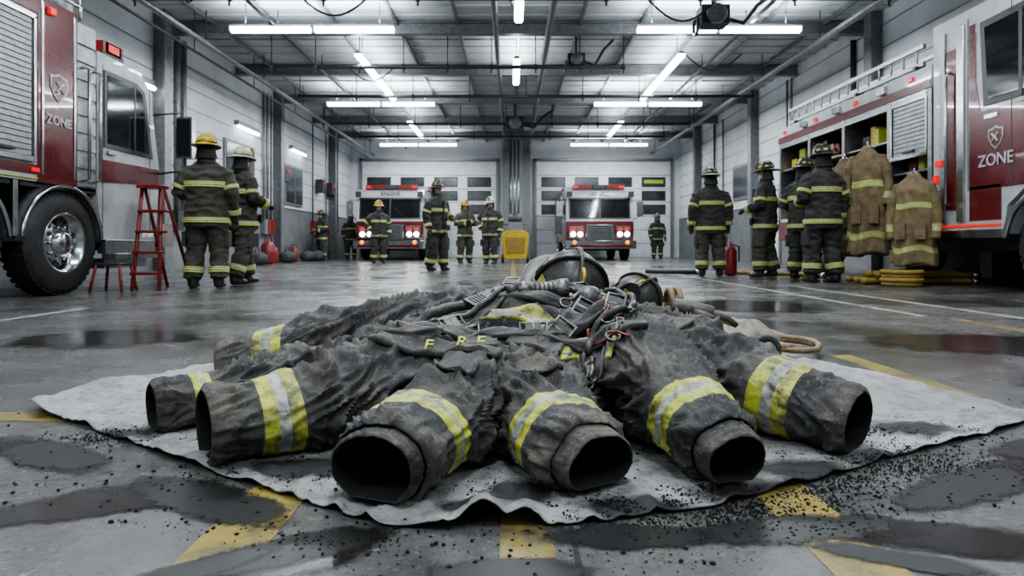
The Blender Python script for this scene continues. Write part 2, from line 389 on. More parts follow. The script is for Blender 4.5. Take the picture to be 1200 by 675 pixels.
def paint_mat(name, col, worn):
    m = bpy.data.materials.new(name); m.use_nodes = True
    nt = m.node_tree; b = nt.nodes['Principled BSDF']; L = nt.links
    tc = nt.nodes.new('ShaderNodeTexCoord')
    n = nt.nodes.new('ShaderNodeTexNoise'); n.inputs['Scale'].default_value = 7; n.inputs['Detail'].default_value = 12; n.inputs['Roughness'].default_value = .8
    L.new(tc.outputs['Object'], n.inputs['Vector'])
    r = nt.nodes.new('ShaderNodeValToRGB'); e = r.color_ramp.elements
    e[0].position = .45; e[0].color = (*col, 1); e[1].position = .60; e[1].color = (*worn, 1)
    L.new(n.outputs['Fac'], r.inputs['Fac']); L.new(r.outputs['Color'], b.inputs['Base Color'])
    b.inputs['Roughness'].default_value = .32
    bp = nt.nodes.new('ShaderNodeBump'); bp.inputs['Strength'].default_value = .3; bp.inputs['Distance'].default_value = .003
    L.new(n.outputs['Fac'], bp.inputs['Height']); L.new(bp.outputs['Normal'], b.inputs['Normal'])
    return m
FLOORM = floor_mat()
YLINE = paint_mat('yellow_floor_paint', (.28, .21, .05), (.085, .075, .052))
WLINE = paint_mat('white_floor_paint', (.42, .42, .41), (.14, .14, .135))
JOINT = mat('floor_joint', (.02, .02, .02), .8)
b = MB(); b.box(XL, XR, YF, YB, -.2, 0, FLOORM); b.obj('floor')
b = MB()
def line(x0, x1, y0, y1, m, z=.0012): b.box(x0, x1, y0, y1, .0003, z, m)
line(-.02, .07, -.5, 24, YLINE)
line(-.535, -.41, -.5, 1.83, YLINE); line(.49, .61, -.5, 1.83, YLINE)
line(-3.2, -1.1, 1.83, 1.93, YLINE, .0015); line(1.1, 3.1, 1.83, 1.93, YLINE, .0015)
line(1.46, 1.56, 2.12, 2.95, YLINE); line(1.46, 1.56, 3.3, 9, YLINE)
line(3.0, 3.1, 2, 4.4, YLINE)
line(2.92, 2.99, 4.6, 13, WLINE); line(3.52, 3.6, 4, 8, WLINE); line(-3.5, -3.42, 1.5, 5.2, WLINE)
b.obj('floor_marking')
b = MB()
for x in (-4.6, .105, 4.9): b.box(x - .005, x + .005, -.5, 29.9, .0002, .001, JOINT)
for y in (4.4, 8.8, 13.2, 17.6, 22): b.box(XL, XR, y - .006, y + .006, .0002, .001, JOINT)
b.obj('floor_joint')

b = MB(); b.box(XL - .2, XL, YF, YB, 0, ZC, WALLM); b.obj('wall_left')
b = MB(); b.box(XR, XR + .2, YF, YB, 0, ZC, WALLM); b.obj('wall_right')
b = MB(); b.box(XL - .2, XR + .2, YB, YB + .2, 0, ZC, WALLM); b.obj('wall_back')
b = MB(); b.box(XL - .2, XR + .2, YF, YB + .2, ZC, ZC + .2, CEILM); b.obj('ceiling')
for nm, x0, x1 in (('left', XL, XL + .02), ('right', XR - .02, XR)):
    b = MB(); b.box(x0, x1, YF, YB, 0, 1.75, WAIN); b.box(x0, x1, YF, YB, 1.75, 1.8, DSTEEL); b.obj('baseboard_' + nm)
b = MB()
for i in range(7):
    z = 2.3 + i * .48
    b.box(XL, XL + .012, YF, YB, z, z + .02, STEEL); b.box(XR - .012, XR, YF, YB, z, z + .02, STEEL)
b.obj('trim_1')
WGL = mat('dark_window_glass', (.02, .022, .026), .15, 0, (.05, .055, .06), 3)
for n, (x0, x1) in enumerate(((-7.0, -.75), (1.15, 7.4))):
    b = MB()
    for i in range(7):
        z0 = i * .64
        b.box(x0, x1, YB - .07, YB - .01, z0 + .01, z0 + .625, DOORM)
        if i in (3, 4, 5):
            for k in range(4):
                w = (x1 - x0) / 4; cx = x0 + w * (k + .5)
                if i == 3 and k in (1, 2): continue
                b.box(cx - .56, cx + .56, YB - .085, YB - .07, z0 + .08, z0 + .55, DSTEEL)
                b.box(cx - .52, cx + .52, YB - .09, YB - .08, z0 + .12, z0 + .51, WGL)
                if n == 1 and i == 5 and k == 3: b.box(cx - .45, cx + .45, YB - .1, YB - .09, z0 + .25, z0 + .42, LIME)
        else:
            for k in range(4):
                w = (x1 - x0) / 4; cx = x0 + w * (k + .5)
                b.box(cx - .6, cx + .6, YB - .08, YB - .07, z0 + .1, z0 + .53, WALLM)
    b.box(x0 - .12, x0, YB - .12, YB, 0, 4.6, STEEL); b.box(x1, x1 + .12, YB - .12, YB, 0, 4.6, STEEL)
    b.box(x0 - .12, x1 + .12, YB - .12, YB, 4.5, 4.62, STEEL)
    b.obj('door_%d' % (n + 1), bevel=.01)
b = MB()
b.box(-.45, -.15, YB - .35, YB - .05, 0, ZC, STEEL); b.box(.5, .85, YB - .35, YB - .05, 0, ZC, STEEL)
b.box(-.15, .5, YB - .2, YB - .15, 0, ZC, DOORM)
for x in (-.05, .12, .3): b.tube([(x, YB - .25, 0.0), (x, YB - .25, ZC)], .04, CHROME, 8)
b.box(-.1, .35, YB - .4, YB - .2, 1.2, 2.0, DSTEEL)
b.obj('wall_column')
for y in (10.2, 13.6, 20.4, 26.6):
    for s, x in ((1, XL), (-1, XR)):
        b = MB()
        b.box(min(x, x + s * .28), max(x, x + s * .28), y - .03, y + .03, 0, ZC, STEEL)
        b.box(min(x + s * .26, x + s * .3), max(x + s * .26, x + s * .3), y - .14, y + .14, 0, ZC, STEEL)
        b.obj('steel_column')
b = MB()
for y in (4.0, 7.4, 10.8, 14.2, 17.6, 21, 24.4, 27.8):
    b.box(XL, XR, y - .09, y + .09, 5.44, 5.47, STEEL); b.box(XL, XR, y - .09, y + .09, 5.2, 5.23, STEEL)
    b.box(XL, XR, y - .012, y + .012, 5.21, 5.46, STEEL)
for x in [XL + 1.0 + i * 1.35 for i in range(11)]:
    b.box(x - .03, x + .03, YF, YB, 5.4, 5.499, STEEL)
b.obj('roof_beam')
b = MB()
for i in range(60):
    y = YF + .3 + i * .55; b.box(XL, XR, y - .05, y + .05, 5.47, 5.499, CEILM)
b.obj('trim_2')
b = MB()
for x, z, r, m in ((-.33, 4.95, .06, STEEL), (.76, 4.95, .07, STEEL), (-6.4, 4.75, .06, STEEL), (6.45, 4.8, .07, STEEL), (-6.65, 4.6, .03, DSTEEL), (4.9, 5.1, .04, DSTEEL), (-4.9, 5.05, .035, DSTEEL)):
    b.tube([(x, YF, z), (x, YB - .4, z)], r, m, 10)
    for i in range(10): b.tube([(x, 1 + i * 3.1, z), (x, 1 + i * 3.1, 5.45)], .012, DSTEEL, 6)
for y, z, x0, x1 in ((14.9, 4.68, -5.6, 2.6), (11.2, 4.85, -6.6, 6.6), (18.1, 4.75, -6, 6.8), (22.4, 4.8, -6.6, 6.2), (25.3, 4.85, -6, 6)):
    b.tube([(x0, y, z), (x1, y, z)], .045, DSTEEL, 10)
    for i in range(9):
        xx = x0 + (x1 - x0) * i / 8; b.tube([(xx, y, z), (xx, y, 5.45)], .012, DSTEEL, 6)
        b.ball((xx, y, z), .07, DSTEEL, 8); b.tube([(xx, y, z), (xx, y, z - .14)], .02, DSTEEL, 6)
b.obj('ceiling_pipe')
def hang_unit(x, y, z, s):
    b = MB()
    b.box(x - .25 * s, x + .25 * s, y - .2 * s, y + .2 * s, z - .15 * s, z + .18 * s, DSTEEL)
    b.lathe([(.16 * s, -.03), (.18 * s, 0), (.18 * s, .05), (.05, .06)], (x, y - .22 * s - .05, z), 'y', STEEL, 20)
    b.tube([(x, y, z + .15 * s), (x, y, 5.45)], .03, DSTEEL, 8)
    b.tube([(x + .2 * s, y, z), (x + .55 * s, y, z - .1), (x + .8 * s, y, z + .25), (x + 1.1 * s, y, z + .5)], .04 * s, DSTEEL, 8)
    b.torus((x - .3 * s, y, z - .15 * s), .15 * s, .03 * s, DSTEEL, 'x', 20, 8)
    b.obj('ceiling_exhaust_unit', bevel=.01)
hang_unit(3.95, 12.6, 5.0, 1.1); hang_unit(1.5, 15.0, 4.85, .8); hang_unit(-5.2, 10.8, 4.9, .9); hang_unit(.1, 22, 4.7, 1.2)
b = MB()
for x0, x1, y in ((-4.0, -2.6, 11.9), (2.6, 3.9, 12.2), (4.2, 5.6, 15.6), (-4.3, -3, 16.6)):
    pts = [(x0 + (x1 - x0) * t / 12, y, 5.2 - .9 * math.sin(pi * t / 12) * .45) for t in range(13)]
    b.tube(pts, .02, DSTEEL, 6)
b.obj('hanging_cable')

# ------------------------------------------------------------------ LIGHT FIXTURES
ZL = 4.9
def fixture(x0, x1, y0, y1, z=ZL, power=0, up=.65):
    b = MB(); alongx = (x1 - x0) > (y1 - y0)
    n = 2; w = .085
    for i in range(n):
        if alongx:
            a = x0 + (x1 - x0) * i / n + .03; c = x0 + (x1 - x0) * (i + 1) / n - .03; yc = (y0 + y1) / 2
            b.prism([(yc - w, z + .05), (yc + w, z + .05), (yc + w * .5, z + .11), (yc - w * .5, z + .11)], a, c, 'x', STEEL)
            b.prism([(yc - w, z + .05), (yc + w, z + .05), (yc + w, z - .01), (yc + w * .6, z - .05), (yc - w * .6, z - .05), (yc - w, z - .01)], a + .02, c - .02, 'x', LAMP)
        else:
            a = y0 + (y1 - y0) * i / n + .03; c = y0 + (y1 - y0) * (i + 1) / n - .03; xc = (x0 + x1) / 2
            b.prism([(xc - w, z + .05), (xc + w, z + .05), (xc + w * .5, z + .11), (xc - w * .5, z + .11)], a, c, 'y', STEEL)
            b.prism([(xc - w, z + .05), (xc + w, z + .05), (xc + w, z - .01), (xc + w * .6, z - .05), (xc - w * .6, z - .05), (xc - w, z - .01)], a + .02, c - .02, 'y', LAMP)
    cx, cy = (x0 + x1) / 2, (y0 + y1) / 2
    for dx in (-.4, .4):
        px, py = (cx + dx * (x1 - x0), cy) if alongx else (cx, cy + dx * (y1 - y0))
        b.tube([(px, py, z + .1), (px, py, 5.46)], .01, DSTEEL, 6)
    o = b.obj('fluorescent_light')
    if power:
        for nm, e, zz, rx in (('tube_glow', power, z - .07, 0), ('ceiling_fill', power * up, z + .14, pi)):  # tube light downward, plus an added upward fill to brighten the ceiling
            l = bpy.data.lights.new(nm, 'AREA'); l.shape = 'RECTANGLE'; l.energy = e; l.color = (.87, .945, 1)
            l.size = max(.15, x1 - x0) if alongx else .15; l.size_y = .15 if alongx else (y1 - y0)
            lo = bpy.data.objects.new(nm, l); lo.location = (cx, cy, zz); lo.rotation_euler = (rx, 0, 0); COL.objects.link(lo); lo.parent = o
P = 185
for y in (13.0, 19.8, 27.7):
    fixture(-5.75, -2.35, y - .07, y + .07, power=P); fixture(2.5, 5.9, y - .07, y + .07, power=P)
fixture(-5.75, -2.35, 6.23, 6.37, power=100); fixture(2.5, 5.9, 6.23, 6.37, power=100)
fixture(-5.75, -2.35, -.67, -.53, power=80); fixture(2.5, 5.9, -.67, -.53, power=80)
fixture(-3.62, -3.48, 14.7, 19.2, power=P * .6); fixture(3.84, 3.98, 14.7, 19.2, power=P * .6)
fixture(-3.7, -3.56, 22.6, 25.8, power=60); fixture(3.8, 3.94, 22.6, 25.8, power=60)
fixture(.06, .2, 9.6, 12.5, power=P * .5); fixture(.04, .18, 15.1, 17.3, power=P * .4)
fixture(-.07, .07, 2.2, 5.2, power=180); fixture(-.07, .07, -2.4, .4, power=110)
for y0, y1 in ((17.5, 18.9), (21.8, 23.2), (12.6, 13.4)):
    b = MB(); b.box(XL, XL + .14, y0, y1, 3.84, 3.96, STEEL); b.tube([(XL + .12, y0 + .03, 3.8), (XL + .12, y1 - .03, 3.8)], .05, LAMP, 8); b.obj('wall_light')

for i, (y0, y1, z0, z1) in enumerate(((16.9, 18.7, 1.9, 3.3), (21.4, 23.0, 2.0, 3.2), (11.0, 12.4, 1.9, 3.3))):
    b = MB(); b.box(XL, XL + .06, y0 - .08, y1 + .08, z0 - .08, z1 + .08, STEEL); b.box(XL + .05, XL + .075, y0, y1, z0, z1, WGL)
    b.box(XL + .06, XL + .09, (y0 + y1) / 2 - .02, (y0 + y1) / 2 + .02, z0, z1, STEEL); b.obj('window_%d' % (i + 1))
b = MB(); b.box(XR - .06, XR, 18.6, 19.7, 0, 2.2, STEEL); b.box(XR - .075, XR - .05, 18.7, 19.6, .02, 2.12, DOORM)
b.tube([(XR - .09, 18.85, 1.0), (XR - .16, 18.85, 1.0), (XR - .16, 18.98, 1.0)], .015, CHROME, 6); b.obj('door_3')
b = MB(); b.box(XR - .06, XR, 20.7, 22.6, 2.1, 3.3, STEEL); b.box(XR - .075, XR - .05, 20.8, 22.5, 2.2, 3.2, WGL); b.obj('window_4')
for s, xw, ys in ((1, XL, (10.7, 14.4, 14.7, 19.4, 19.7, 20.0, 24.2, 25.9, 27.6)), (-1, XR, (14.6, 17.8, 18.1, 23.6, 24.6, 27.2))):
    for y in ys:
        b = MB(); x = xw + s * .07
        z0 = random.uniform(1.2, 1.5)
        b.tube([(x, y, z0), (x, y, 5.2)], random.choice((.025, .04, .06)), random.choice((STEEL, DSTEEL, DSTEEL)), 8)
        b.box(min(xw, xw + s * .16), max(xw, xw + s * .16), y - .13, y + .13, z0 - .35, z0 + .1, random.choice((STEEL, DSTEEL, REDP)))
        b.obj('wall_conduit')
b = MB()
for y in (15.6, 20.8, 24.9, 26.2):
    b.box(XL + .02, XL + .3, y - .2, y + .2, 2.6, 3.1, DSTEEL); b.ball((XL + .33, y, 2.95), .05, REDL, 8)
b.obj('wall_control_box', bevel=.01)

# ------------------------------------------------------------------ TRUCK PARTS
def wheel(b, c, s, R=.53, W=.3):
    prof = [(R * .58, W * .5), (R * .66, W * .52), (R * .86, W * .5), (R * .97, W * .4), (R, W * .25), (R, -W * .25), (R * .95, -W * .42), (R * .6, -W * .5), (R * .55, -W * .45)]
    b.lathe([(r, h * s) for r, h in prof], c, 'x', BLACK, 48, caps=False)
    for i in range(40):
        a = 2 * pi * i / 40; M = Matrix.Translation(Vector(c)) @ Matrix.Rotation(a, 4, 'X')
        b.box(-W * .4, -W * .05, -.025, .025, R - .01, R + .004, BLACK, M); b.box(W * .05, W * .4, -.005, .045, R - .01, R + .004, BLACK, M)
    rim = [(R * .61, W * .46), (R * .58, W * .53), (R * .53, W * .47), (R * .50, W * .2), (R * .46, W * .12), (R * .34, W * .22), (R * .24, W * .28), (R * .22, W * .5), (R * .17, W * .56), (.01, W * .58)]
    b.lathe([(r, h * s) for r, h in rim], c, 'x', CHROME, 40, caps=False)
    b.lathe([(R * .57, -W * .4 * s), (.02, -W * .4 * s)], c, 'x', DSTEEL, 24)
    for i in range(10):
        a = 2 * pi * i / 10
        p = Vector(c) + Vector((s * W * .2, R * .31 * math.cos(a), R * .31 * math.sin(a)))
        b.tube([p, p + Vector((s * .06, 0, 0))], .016, CHROME, 6)
        p2 = Vector(c) + Vector((s * W * .1, R * .41 * math.cos(a + .3), R * .41 * math.sin(a + .3)))
        b.tube([p2, p2 + Vector((s * .045, 0, 0))], .03, BLACK, 8)
def shutter(b, x, s, y0, y1, z0, z1):
    b.box(min(x, x + s * .01), max(x, x + s * .01), y0, y1, z0, z1, STEEL)
    n = int((z1 - z0) / .055)
    for i in range(n):
        z = z0 + (z1 - z0) * (i + .5) / n; b.box(min(x, x + s * .02), max(x, x + s * .02), y0 + .02, y1 - .02, z - .024, z + .024, ALU)
    for yy in (y0 - .03, y1): b.box(min(x, x + s * .035), max(x, x + s * .035), yy, yy + .03, z0 - .03, z1 + .03, CHROME)
    b.box(min(x, x + s * .035), max(x, x + s * .035), y0 - .03, y1 + .03, z1, z1 + .05, CHROME)
    b.box(min(x, x + s * .04), max(x, x + s * .04), y0 - .03, y1 + .03, z0 - .05, z0, CHROME)
    b.box(min(x, x + s * .05), max(x, x + s * .05), y0 + .25, y1 - .25, z0 + .03, z0 + .06, PLAST)
def rail(b, pts, m=CHROME, r=.018): b.tube(pts, r, m, 8)
def shield(b, x, s, yc, zc, k, m1, m2):
    poly = [(-.5, .45), (-.2, .5), (0, .6), (.2, .5), (.5, .45), (.5, 0), (.3, -.35), (0, -.6), (-.3, -.35), (-.5, 0)]
    for q, m, d in ((1, m1, .008), (.84, m2, .012)):
        b.prism([(yc + p[0] * k * q, zc + p[1] * k * q) for p in poly], x, x + s * d, 'x', m)
    for i in range(4):
        a = pi / 4 + i * pi / 2
        b.tube([(x + s * .015, yc, zc), (x + s * .015, yc + .3 * k * math.cos(a), zc + .3 * k * math.sin(a))], .05 * k, m1, 6)
    b.lathe([(.12 * k, 0), (.12 * k, s * .02), (.01, s * .025)], (x, yc, zc), 'x', m1, 14)

# ---- left fire engine
E = empty('fire_engine'); b = MB(); X = -4.6
b.box(-6.7, -5.0, 1.5, 8.0, .45, .95, DSTEEL)
b.box(-7.1, X, 1.5, 6.2, 1.13, 2.95, WHITE)
b.box(-7.1, X - .05, 1.5, 4.6, .55, 1.14, WHITE)
shutter(b, X, 1, 4.95, 6.12, 1.36, 2.68); shutter(b, X, 1, 3.5, 4.8, 1.36, 2.68); shutter(b, X, 1, 2.0, 3.3, .8, 2.68)
b.box(X, X + .012, 1.5, 6.2, 1.2, 1.29, RED); b.box(X, X + .014, 1.5, 6.2, 1.15, 1.165, LIME)
b.box(X, X + .01, 1.5, 6.2, 2.76, 2.95, RED)
b.box(-7.1, X + .01, 6.2, 6.76, 1.13, 2.95, RED)
b.box(X + .01, X + .02, 6.24, 6.27, 1.2, 2.9, CHROME); b.box(X + .01, X + .02, 6.70, 6.73, 1.2, 2.9, CHROME)
b.box(-7.1, X - .03, 6.76, 7.12, 1.1, 2.9, ALU)
for i in range(9):
    b.box(X - .03, X - .01, 6.79, 7.09, 1.15 + i * .19, 1.3 + i * .19, ALU)
for yy in (6.86, 7.04): rail(b, [(X - .02, yy, 1.2), (X + .07, yy, 1.22), (X + .07, yy, 2.4), (X - .02, yy, 2.42)])
shield(b, X + .012, 1, 6.48, 2.1, .25, WHITE, RED)
cab = [(7.12, 1.1), (7.2, .58), (8.3, .58), (8.36, 1.5), (8.16, 2.45), (7.95, 2.66), (7.12, 2.68)]
b.prism(cab, -7.0, X - .01, 'x', WHITE)
b.prism([(7.22, 1.62), (8.2, 1.62), (8.02, 2.42), (7.85, 2.5), (7.22, 2.5)], X - .012, X + .004, 'x', PLAST)
b.prism([(7.27, 1.67), (8.12, 1.67), (7.96, 2.38), (7.82, 2.45), (7.27, 2.45)], X, X + .008, 'x', GLASS)
b.box(X, X + .012, 7.78, 7.81, 1.62, 2.46, PLAST)
b.prism([(7.14, 1.22), (8.34, 1.3), (8.34, 1.5), (7.14, 1.48)], X - .012, X + .004, 'x', RED)
for yy in (7.2, 8.14): b.box(X - .012, X - .006, yy, yy + .012, .7, 2.55, DSTEEL)
b.box(X, X + .03, 7.26, 7.42, 1.55, 1.59, CHROME)
b.box(X - .05, X + .12, 7.25, 8.25, .36, .42, ALU); b.box(X - .1, X, 7.25, 8.25, .42, .58, ALU)
b.box(X - .3, X + .02, 8.3, 8.65, .5, .8, CHROME); b.box(-6.9, X - .03, 8.3, 8.65, .5, .8, CHROME)
b.box(-6.8, X - .1, 7.35, 7.75, 2.7, 2.75, DSTEEL)
for i in range(6): b.box(-6.8 + i * .36, -6.5 + i * .36, 7.36, 7.74, 2.75, 2.88, REDP)
b.box(X - .34, X - .1, 7.4, 7.7, 2.75, 2.88, REDP); b.box(X - .1, X - .09, 7.45, 7.65, 2.77, 2.86, REDL)
rail(b, [(X - .02, 8.25, 2.2), (X + .28, 8.4, 2.25), (X + .3, 8.42, 1.5), (X, 8.35, 1.45)], DSTEEL)
b.box(X + .2, X + .42, 8.36, 8.46, 1.65, 2.2, CHROME); b.box(X + .22, X + .40, 8.35, 8.37, 1.68, 2.17, GLASS)
for yy in (5.3, 6.62):
    wheel(b, (X - .17, yy, .535), 1); wheel(b, (-6.85, yy, .535), -1)
    b.torus((X - .02, yy, .535), .59, .02, CHROME, 'x', 24, 8, arc=(.1, pi - .1))
    b.torus((X - .08, yy, .535), .6, .06, BLACK, 'x', 24, 8, arc=(.02, pi - .02))
    b.box(X - .35, X - .03, yy - .6, yy + .6, 1.08, 1.14, BLACK)
wheel(b, (X - .17, 2.4, .535), 1)
b.box(X - .1, X - .02, 5.93, 5.99, .6, 1.13, CHROME); b.box(X - .06, X - .02, 4.6, 4.7, .6, 1.14, CHROME)
for yy in (4.5, 5.6, 6.15): b.box(X, X + .03, yy - .05, yy + .05, 1.22, 1.26, REDL)
b.box(X, X + .05, 6.32, 6.4, 2.8, 2.87, REDL); b.box(X, X + .05, 4.95, 5.3, 2.8, 2.9, REDL)
rail(b, [(X - .1, 1.5, 3.1), (X - .1, 7.0, 3.1)]); rail(b, [(X - .1, 1.5, 3.22), (X - .1, 7.0, 3.22)])
for i in range(9): rail(b, [(X - .1, 1.6 + i * .67, 2.93), (X - .1, 1.6 + i * .67, 3.22)])
for i in range(5): b.tube([(X - .35 - i * .12, 3, 3.02), (X - .3 - i * .12, 5.2, 3.06), (X - .25 - i * .1, 6.7, 3.0), (X - .15 - i * .04, 6.9, 2.9)], .05, DSTEEL, 8)
b.box(X - .6, X - .2, 6.3, 7.0, 2.95, 3.25, ALU)
b.box(X - .35, X - .05, 7.3, 8.15, .25, .36, ALU)
b.obj('engine_body', E, bevel=.012)
RL = Matrix(((0, 0, 1, 0), (1, 0, 0, 0), (0, 1, 0, 0), (0, 0, 0, 1)))
text('side_lettering', 'ZONE', .13, Matrix.Translation((X + .016, 6.48, 1.76)) @ RL, WHITE, E)

# ---- right fire engine
E = empty('fire_engine'); b = MB(); X = 5.4
b.box(5.75, 7.3, 5.4, 12.9, .45, .9, DSTEEL)
cabp = [(5.2, .64), (5.78, .64), (5.84, .95), (6.05, 1.12), (6.75, 1.12), (6.98, .95), (7.04, .64), (8.2, .64), (8.2, 3.3), (5.5, 3.3), (5.2, 2.2)]
b.prism(cabp, X, 7.55, 'x', WHITE)
b.prism([(5.2, 1.16), (7.55, 1.16), (7.55, 2.3), (7.38, 2.05), (5.25, 2.05)], X - .008, X + .01, 'x', RED)
b.prism([(7.06, .8), (7.55, .8), (7.55, 1.2), (7.06, 1.2)], X - .008, X + .01, 'x', RED)
b.prism([(7.37, 2.03), (7.55, 2.25), (7.55, 3.1), (7.44, 3.1), (7.44, 2.4)], X - .0085, X + .01, 'x', RED)
b.prism([(5.5, 2.1), (7.32, 2.1), (7.38, 3.08), (5.8, 3.12)], X - .012, X + .01, 'x', PLAST)
b.prism([(5.6, 2.17), (7.24, 2.17), (7.3, 3.0), (5.88, 3.04)], X - .018, X + .01, 'x', GLASS)
b.box(X - .022, X, 6.75, 6.8, 2.1, 3.05, PLAST)
for yy in (7.56, 6.9): b.box(X - .012, X - .006, yy, yy + .012, 1.15, 3.2, DSTEEL)
b.box(X - .03, X, 7.62, 7.74, .8, 3.15, CHROME); b.box(X - .03, X, 7.95, 8.05, .8, 3.15, ALU)
b.box(X - .02, X, 7.76, 7.93, .95, 2.9, RED)
rail(b, [(X, 7.85, 1.0), (X - .08, 7.85, 1.03), (X - .08, 7.85, 2.6), (X, 7.85, 2.63)])
b.box(X - .02, X + .02, 5.2, 5.8, .6, .7, CHROME); b.box(X - .02, X + .02, 7.03, 8.2, .6, .7, CHROME)
b.box(X - .014, X, 7.06, 8.2, .73, .76, REDL)
b.box(X - .02, X, 7.1, 7.3, 1.95, 2.0, CHROME)
for zz in (1.3, .95): b.box(X - .04, X, 8.08, 8.16, zz, zz + .1, REDL)
b.box(X - .05, X, 7.98, 8.1, 1.5, 1.58, REDL)
shield(b, X - .008, -1, 7.13, 1.72, .22, WHITE, RED)
b.torus((X + .0, 6.42, .505), .6, .03, CHROME, 'x', 24, 8, arc=(.15, pi - .15))
b.box(5.5, 7.4, 5.3, 5.9, 3.3, 3.48, REDP); b.box(5.45, 7.45, 5.35, 5.85, 3.35, 3.46, REDL)
rail(b, [(X, 5.6, 2.7), (X - .35, 5.3, 2.7), (X - .35, 5.3, 2.1)], DSTEEL); b.box(X - .45, X - .25, 5.22, 5.3, 2.0, 2.6, CHROME)
y0, y1 = 8.24, 12.95
b.box(X, 7.55, y0, y1, 2.55, 2.85, WHITE); b.box(X - .01, X, y0, y1, 2.56, 2.68, RED)
b.box(X + .1, 7.5, y0, 10.8, .6, .98, ALU); b.box(X, 7.55, y0, y1, .98, 1.04, WHITE)
b.box(X, X + .1, y0, 10.8, .62, .98, RED); b.box(X, X + .1, 12.1, y1, .62, .98, RED)
b.box(6.15, 7.55, y0, y1, 1.0, 2.56, DSTEEL)
parts = (8.24, 9.14, 10.4, 11.6, 12.87)
for yy in parts: b.box(X, 6.15, yy, yy + .08, .98, 2.56, ALU)
shutter(b, X + .03, -1, 8.36, 9.1, 1.75, 2.5)
for i in range(4):
    ya, yb_ = parts[i] + .08, parts[i + 1]
    for zz in (1.02, 1.5, 2.0): b.box(X + .05, 6.14, ya, yb_, zz, zz + .03, ALU)
    b.box(X, X + .06, ya, yb_, 2.45, 2.55, CHROME)
    for zz in (1.05, 1.53, 2.03):
        y = ya + .05
        while y < yb_ - .18:
            w = random.uniform(.1, .28); h = random.uniform(.15, .38); m = random.choice((PLAST, REDP, STEEL, DSTEEL, YEL, LIME, ALU, LIME, DSTEEL))
            w = min(w, yb_ - .04 - y)
            if random.random() < .5: b.box(X + .12 + random.random() * .1, 6.05, y, y + w, zz, zz + h, m)
            elif random.random() < .6: b.lathe([(w / 2 * .8, 0), (w / 2, .03), (w / 2, h * .8), (w / 4, h * .9), (w / 4, h)], (X + .3, y + w / 2, zz), 'z', m, 14)
            else:
                for q in range(3): b.torus((X + .16, y + w / 2, zz + w / 2), w / 2 - .02 - q * .025, .014, m, 'x', 16, 6)
            y += w + .03
for y in (8.6, 10.0, 11.3, 12.6): b.box(X - .03, X, y, y + .1, 2.72, 2.78, REDL)
for y in (9.2, 10.5, 11.7): b.box(X - .06, X, y, y + .2, 2.7, 2.8, CHROME)
for yy in (6.42, 11.45): wheel(b, (X + .2, yy, .505), -1, .5); wheel(b, (7.35, yy, .505), 1, .5)
for zz, xx in ((2.93, X + .12), (2.95, X + .6)):
    b.box(xx, xx + .05, 8.6, 12.8, zz, zz + .06, ALU); b.box(xx, xx + .05, 8.6, 12.8, zz + .24, zz + .30, ALU)
    for i in range(14): b.tube([(xx + .02, 8.75 + i * .3, zz + .03), (xx + .02, 8.75 + i * .3, zz + .27)], .016, ALU, 6)
for yy in (8.7, 10.2, 12.4): b.box(X + .08, X + .7, yy, yy + .06, 2.85, 2.95, DSTEEL)
b.obj('engine_body', E, bevel=.01)
R3 = Matrix(((0, 0, -1, 0), (-1, 0, 0, 0), (0, 1, 0, 0), (0, 0, 0, 1)))
text('side_lettering', 'ZONE', .19, Matrix.Translation((X - .016, 7.13, 1.47)) @ R3, WHITE, E)

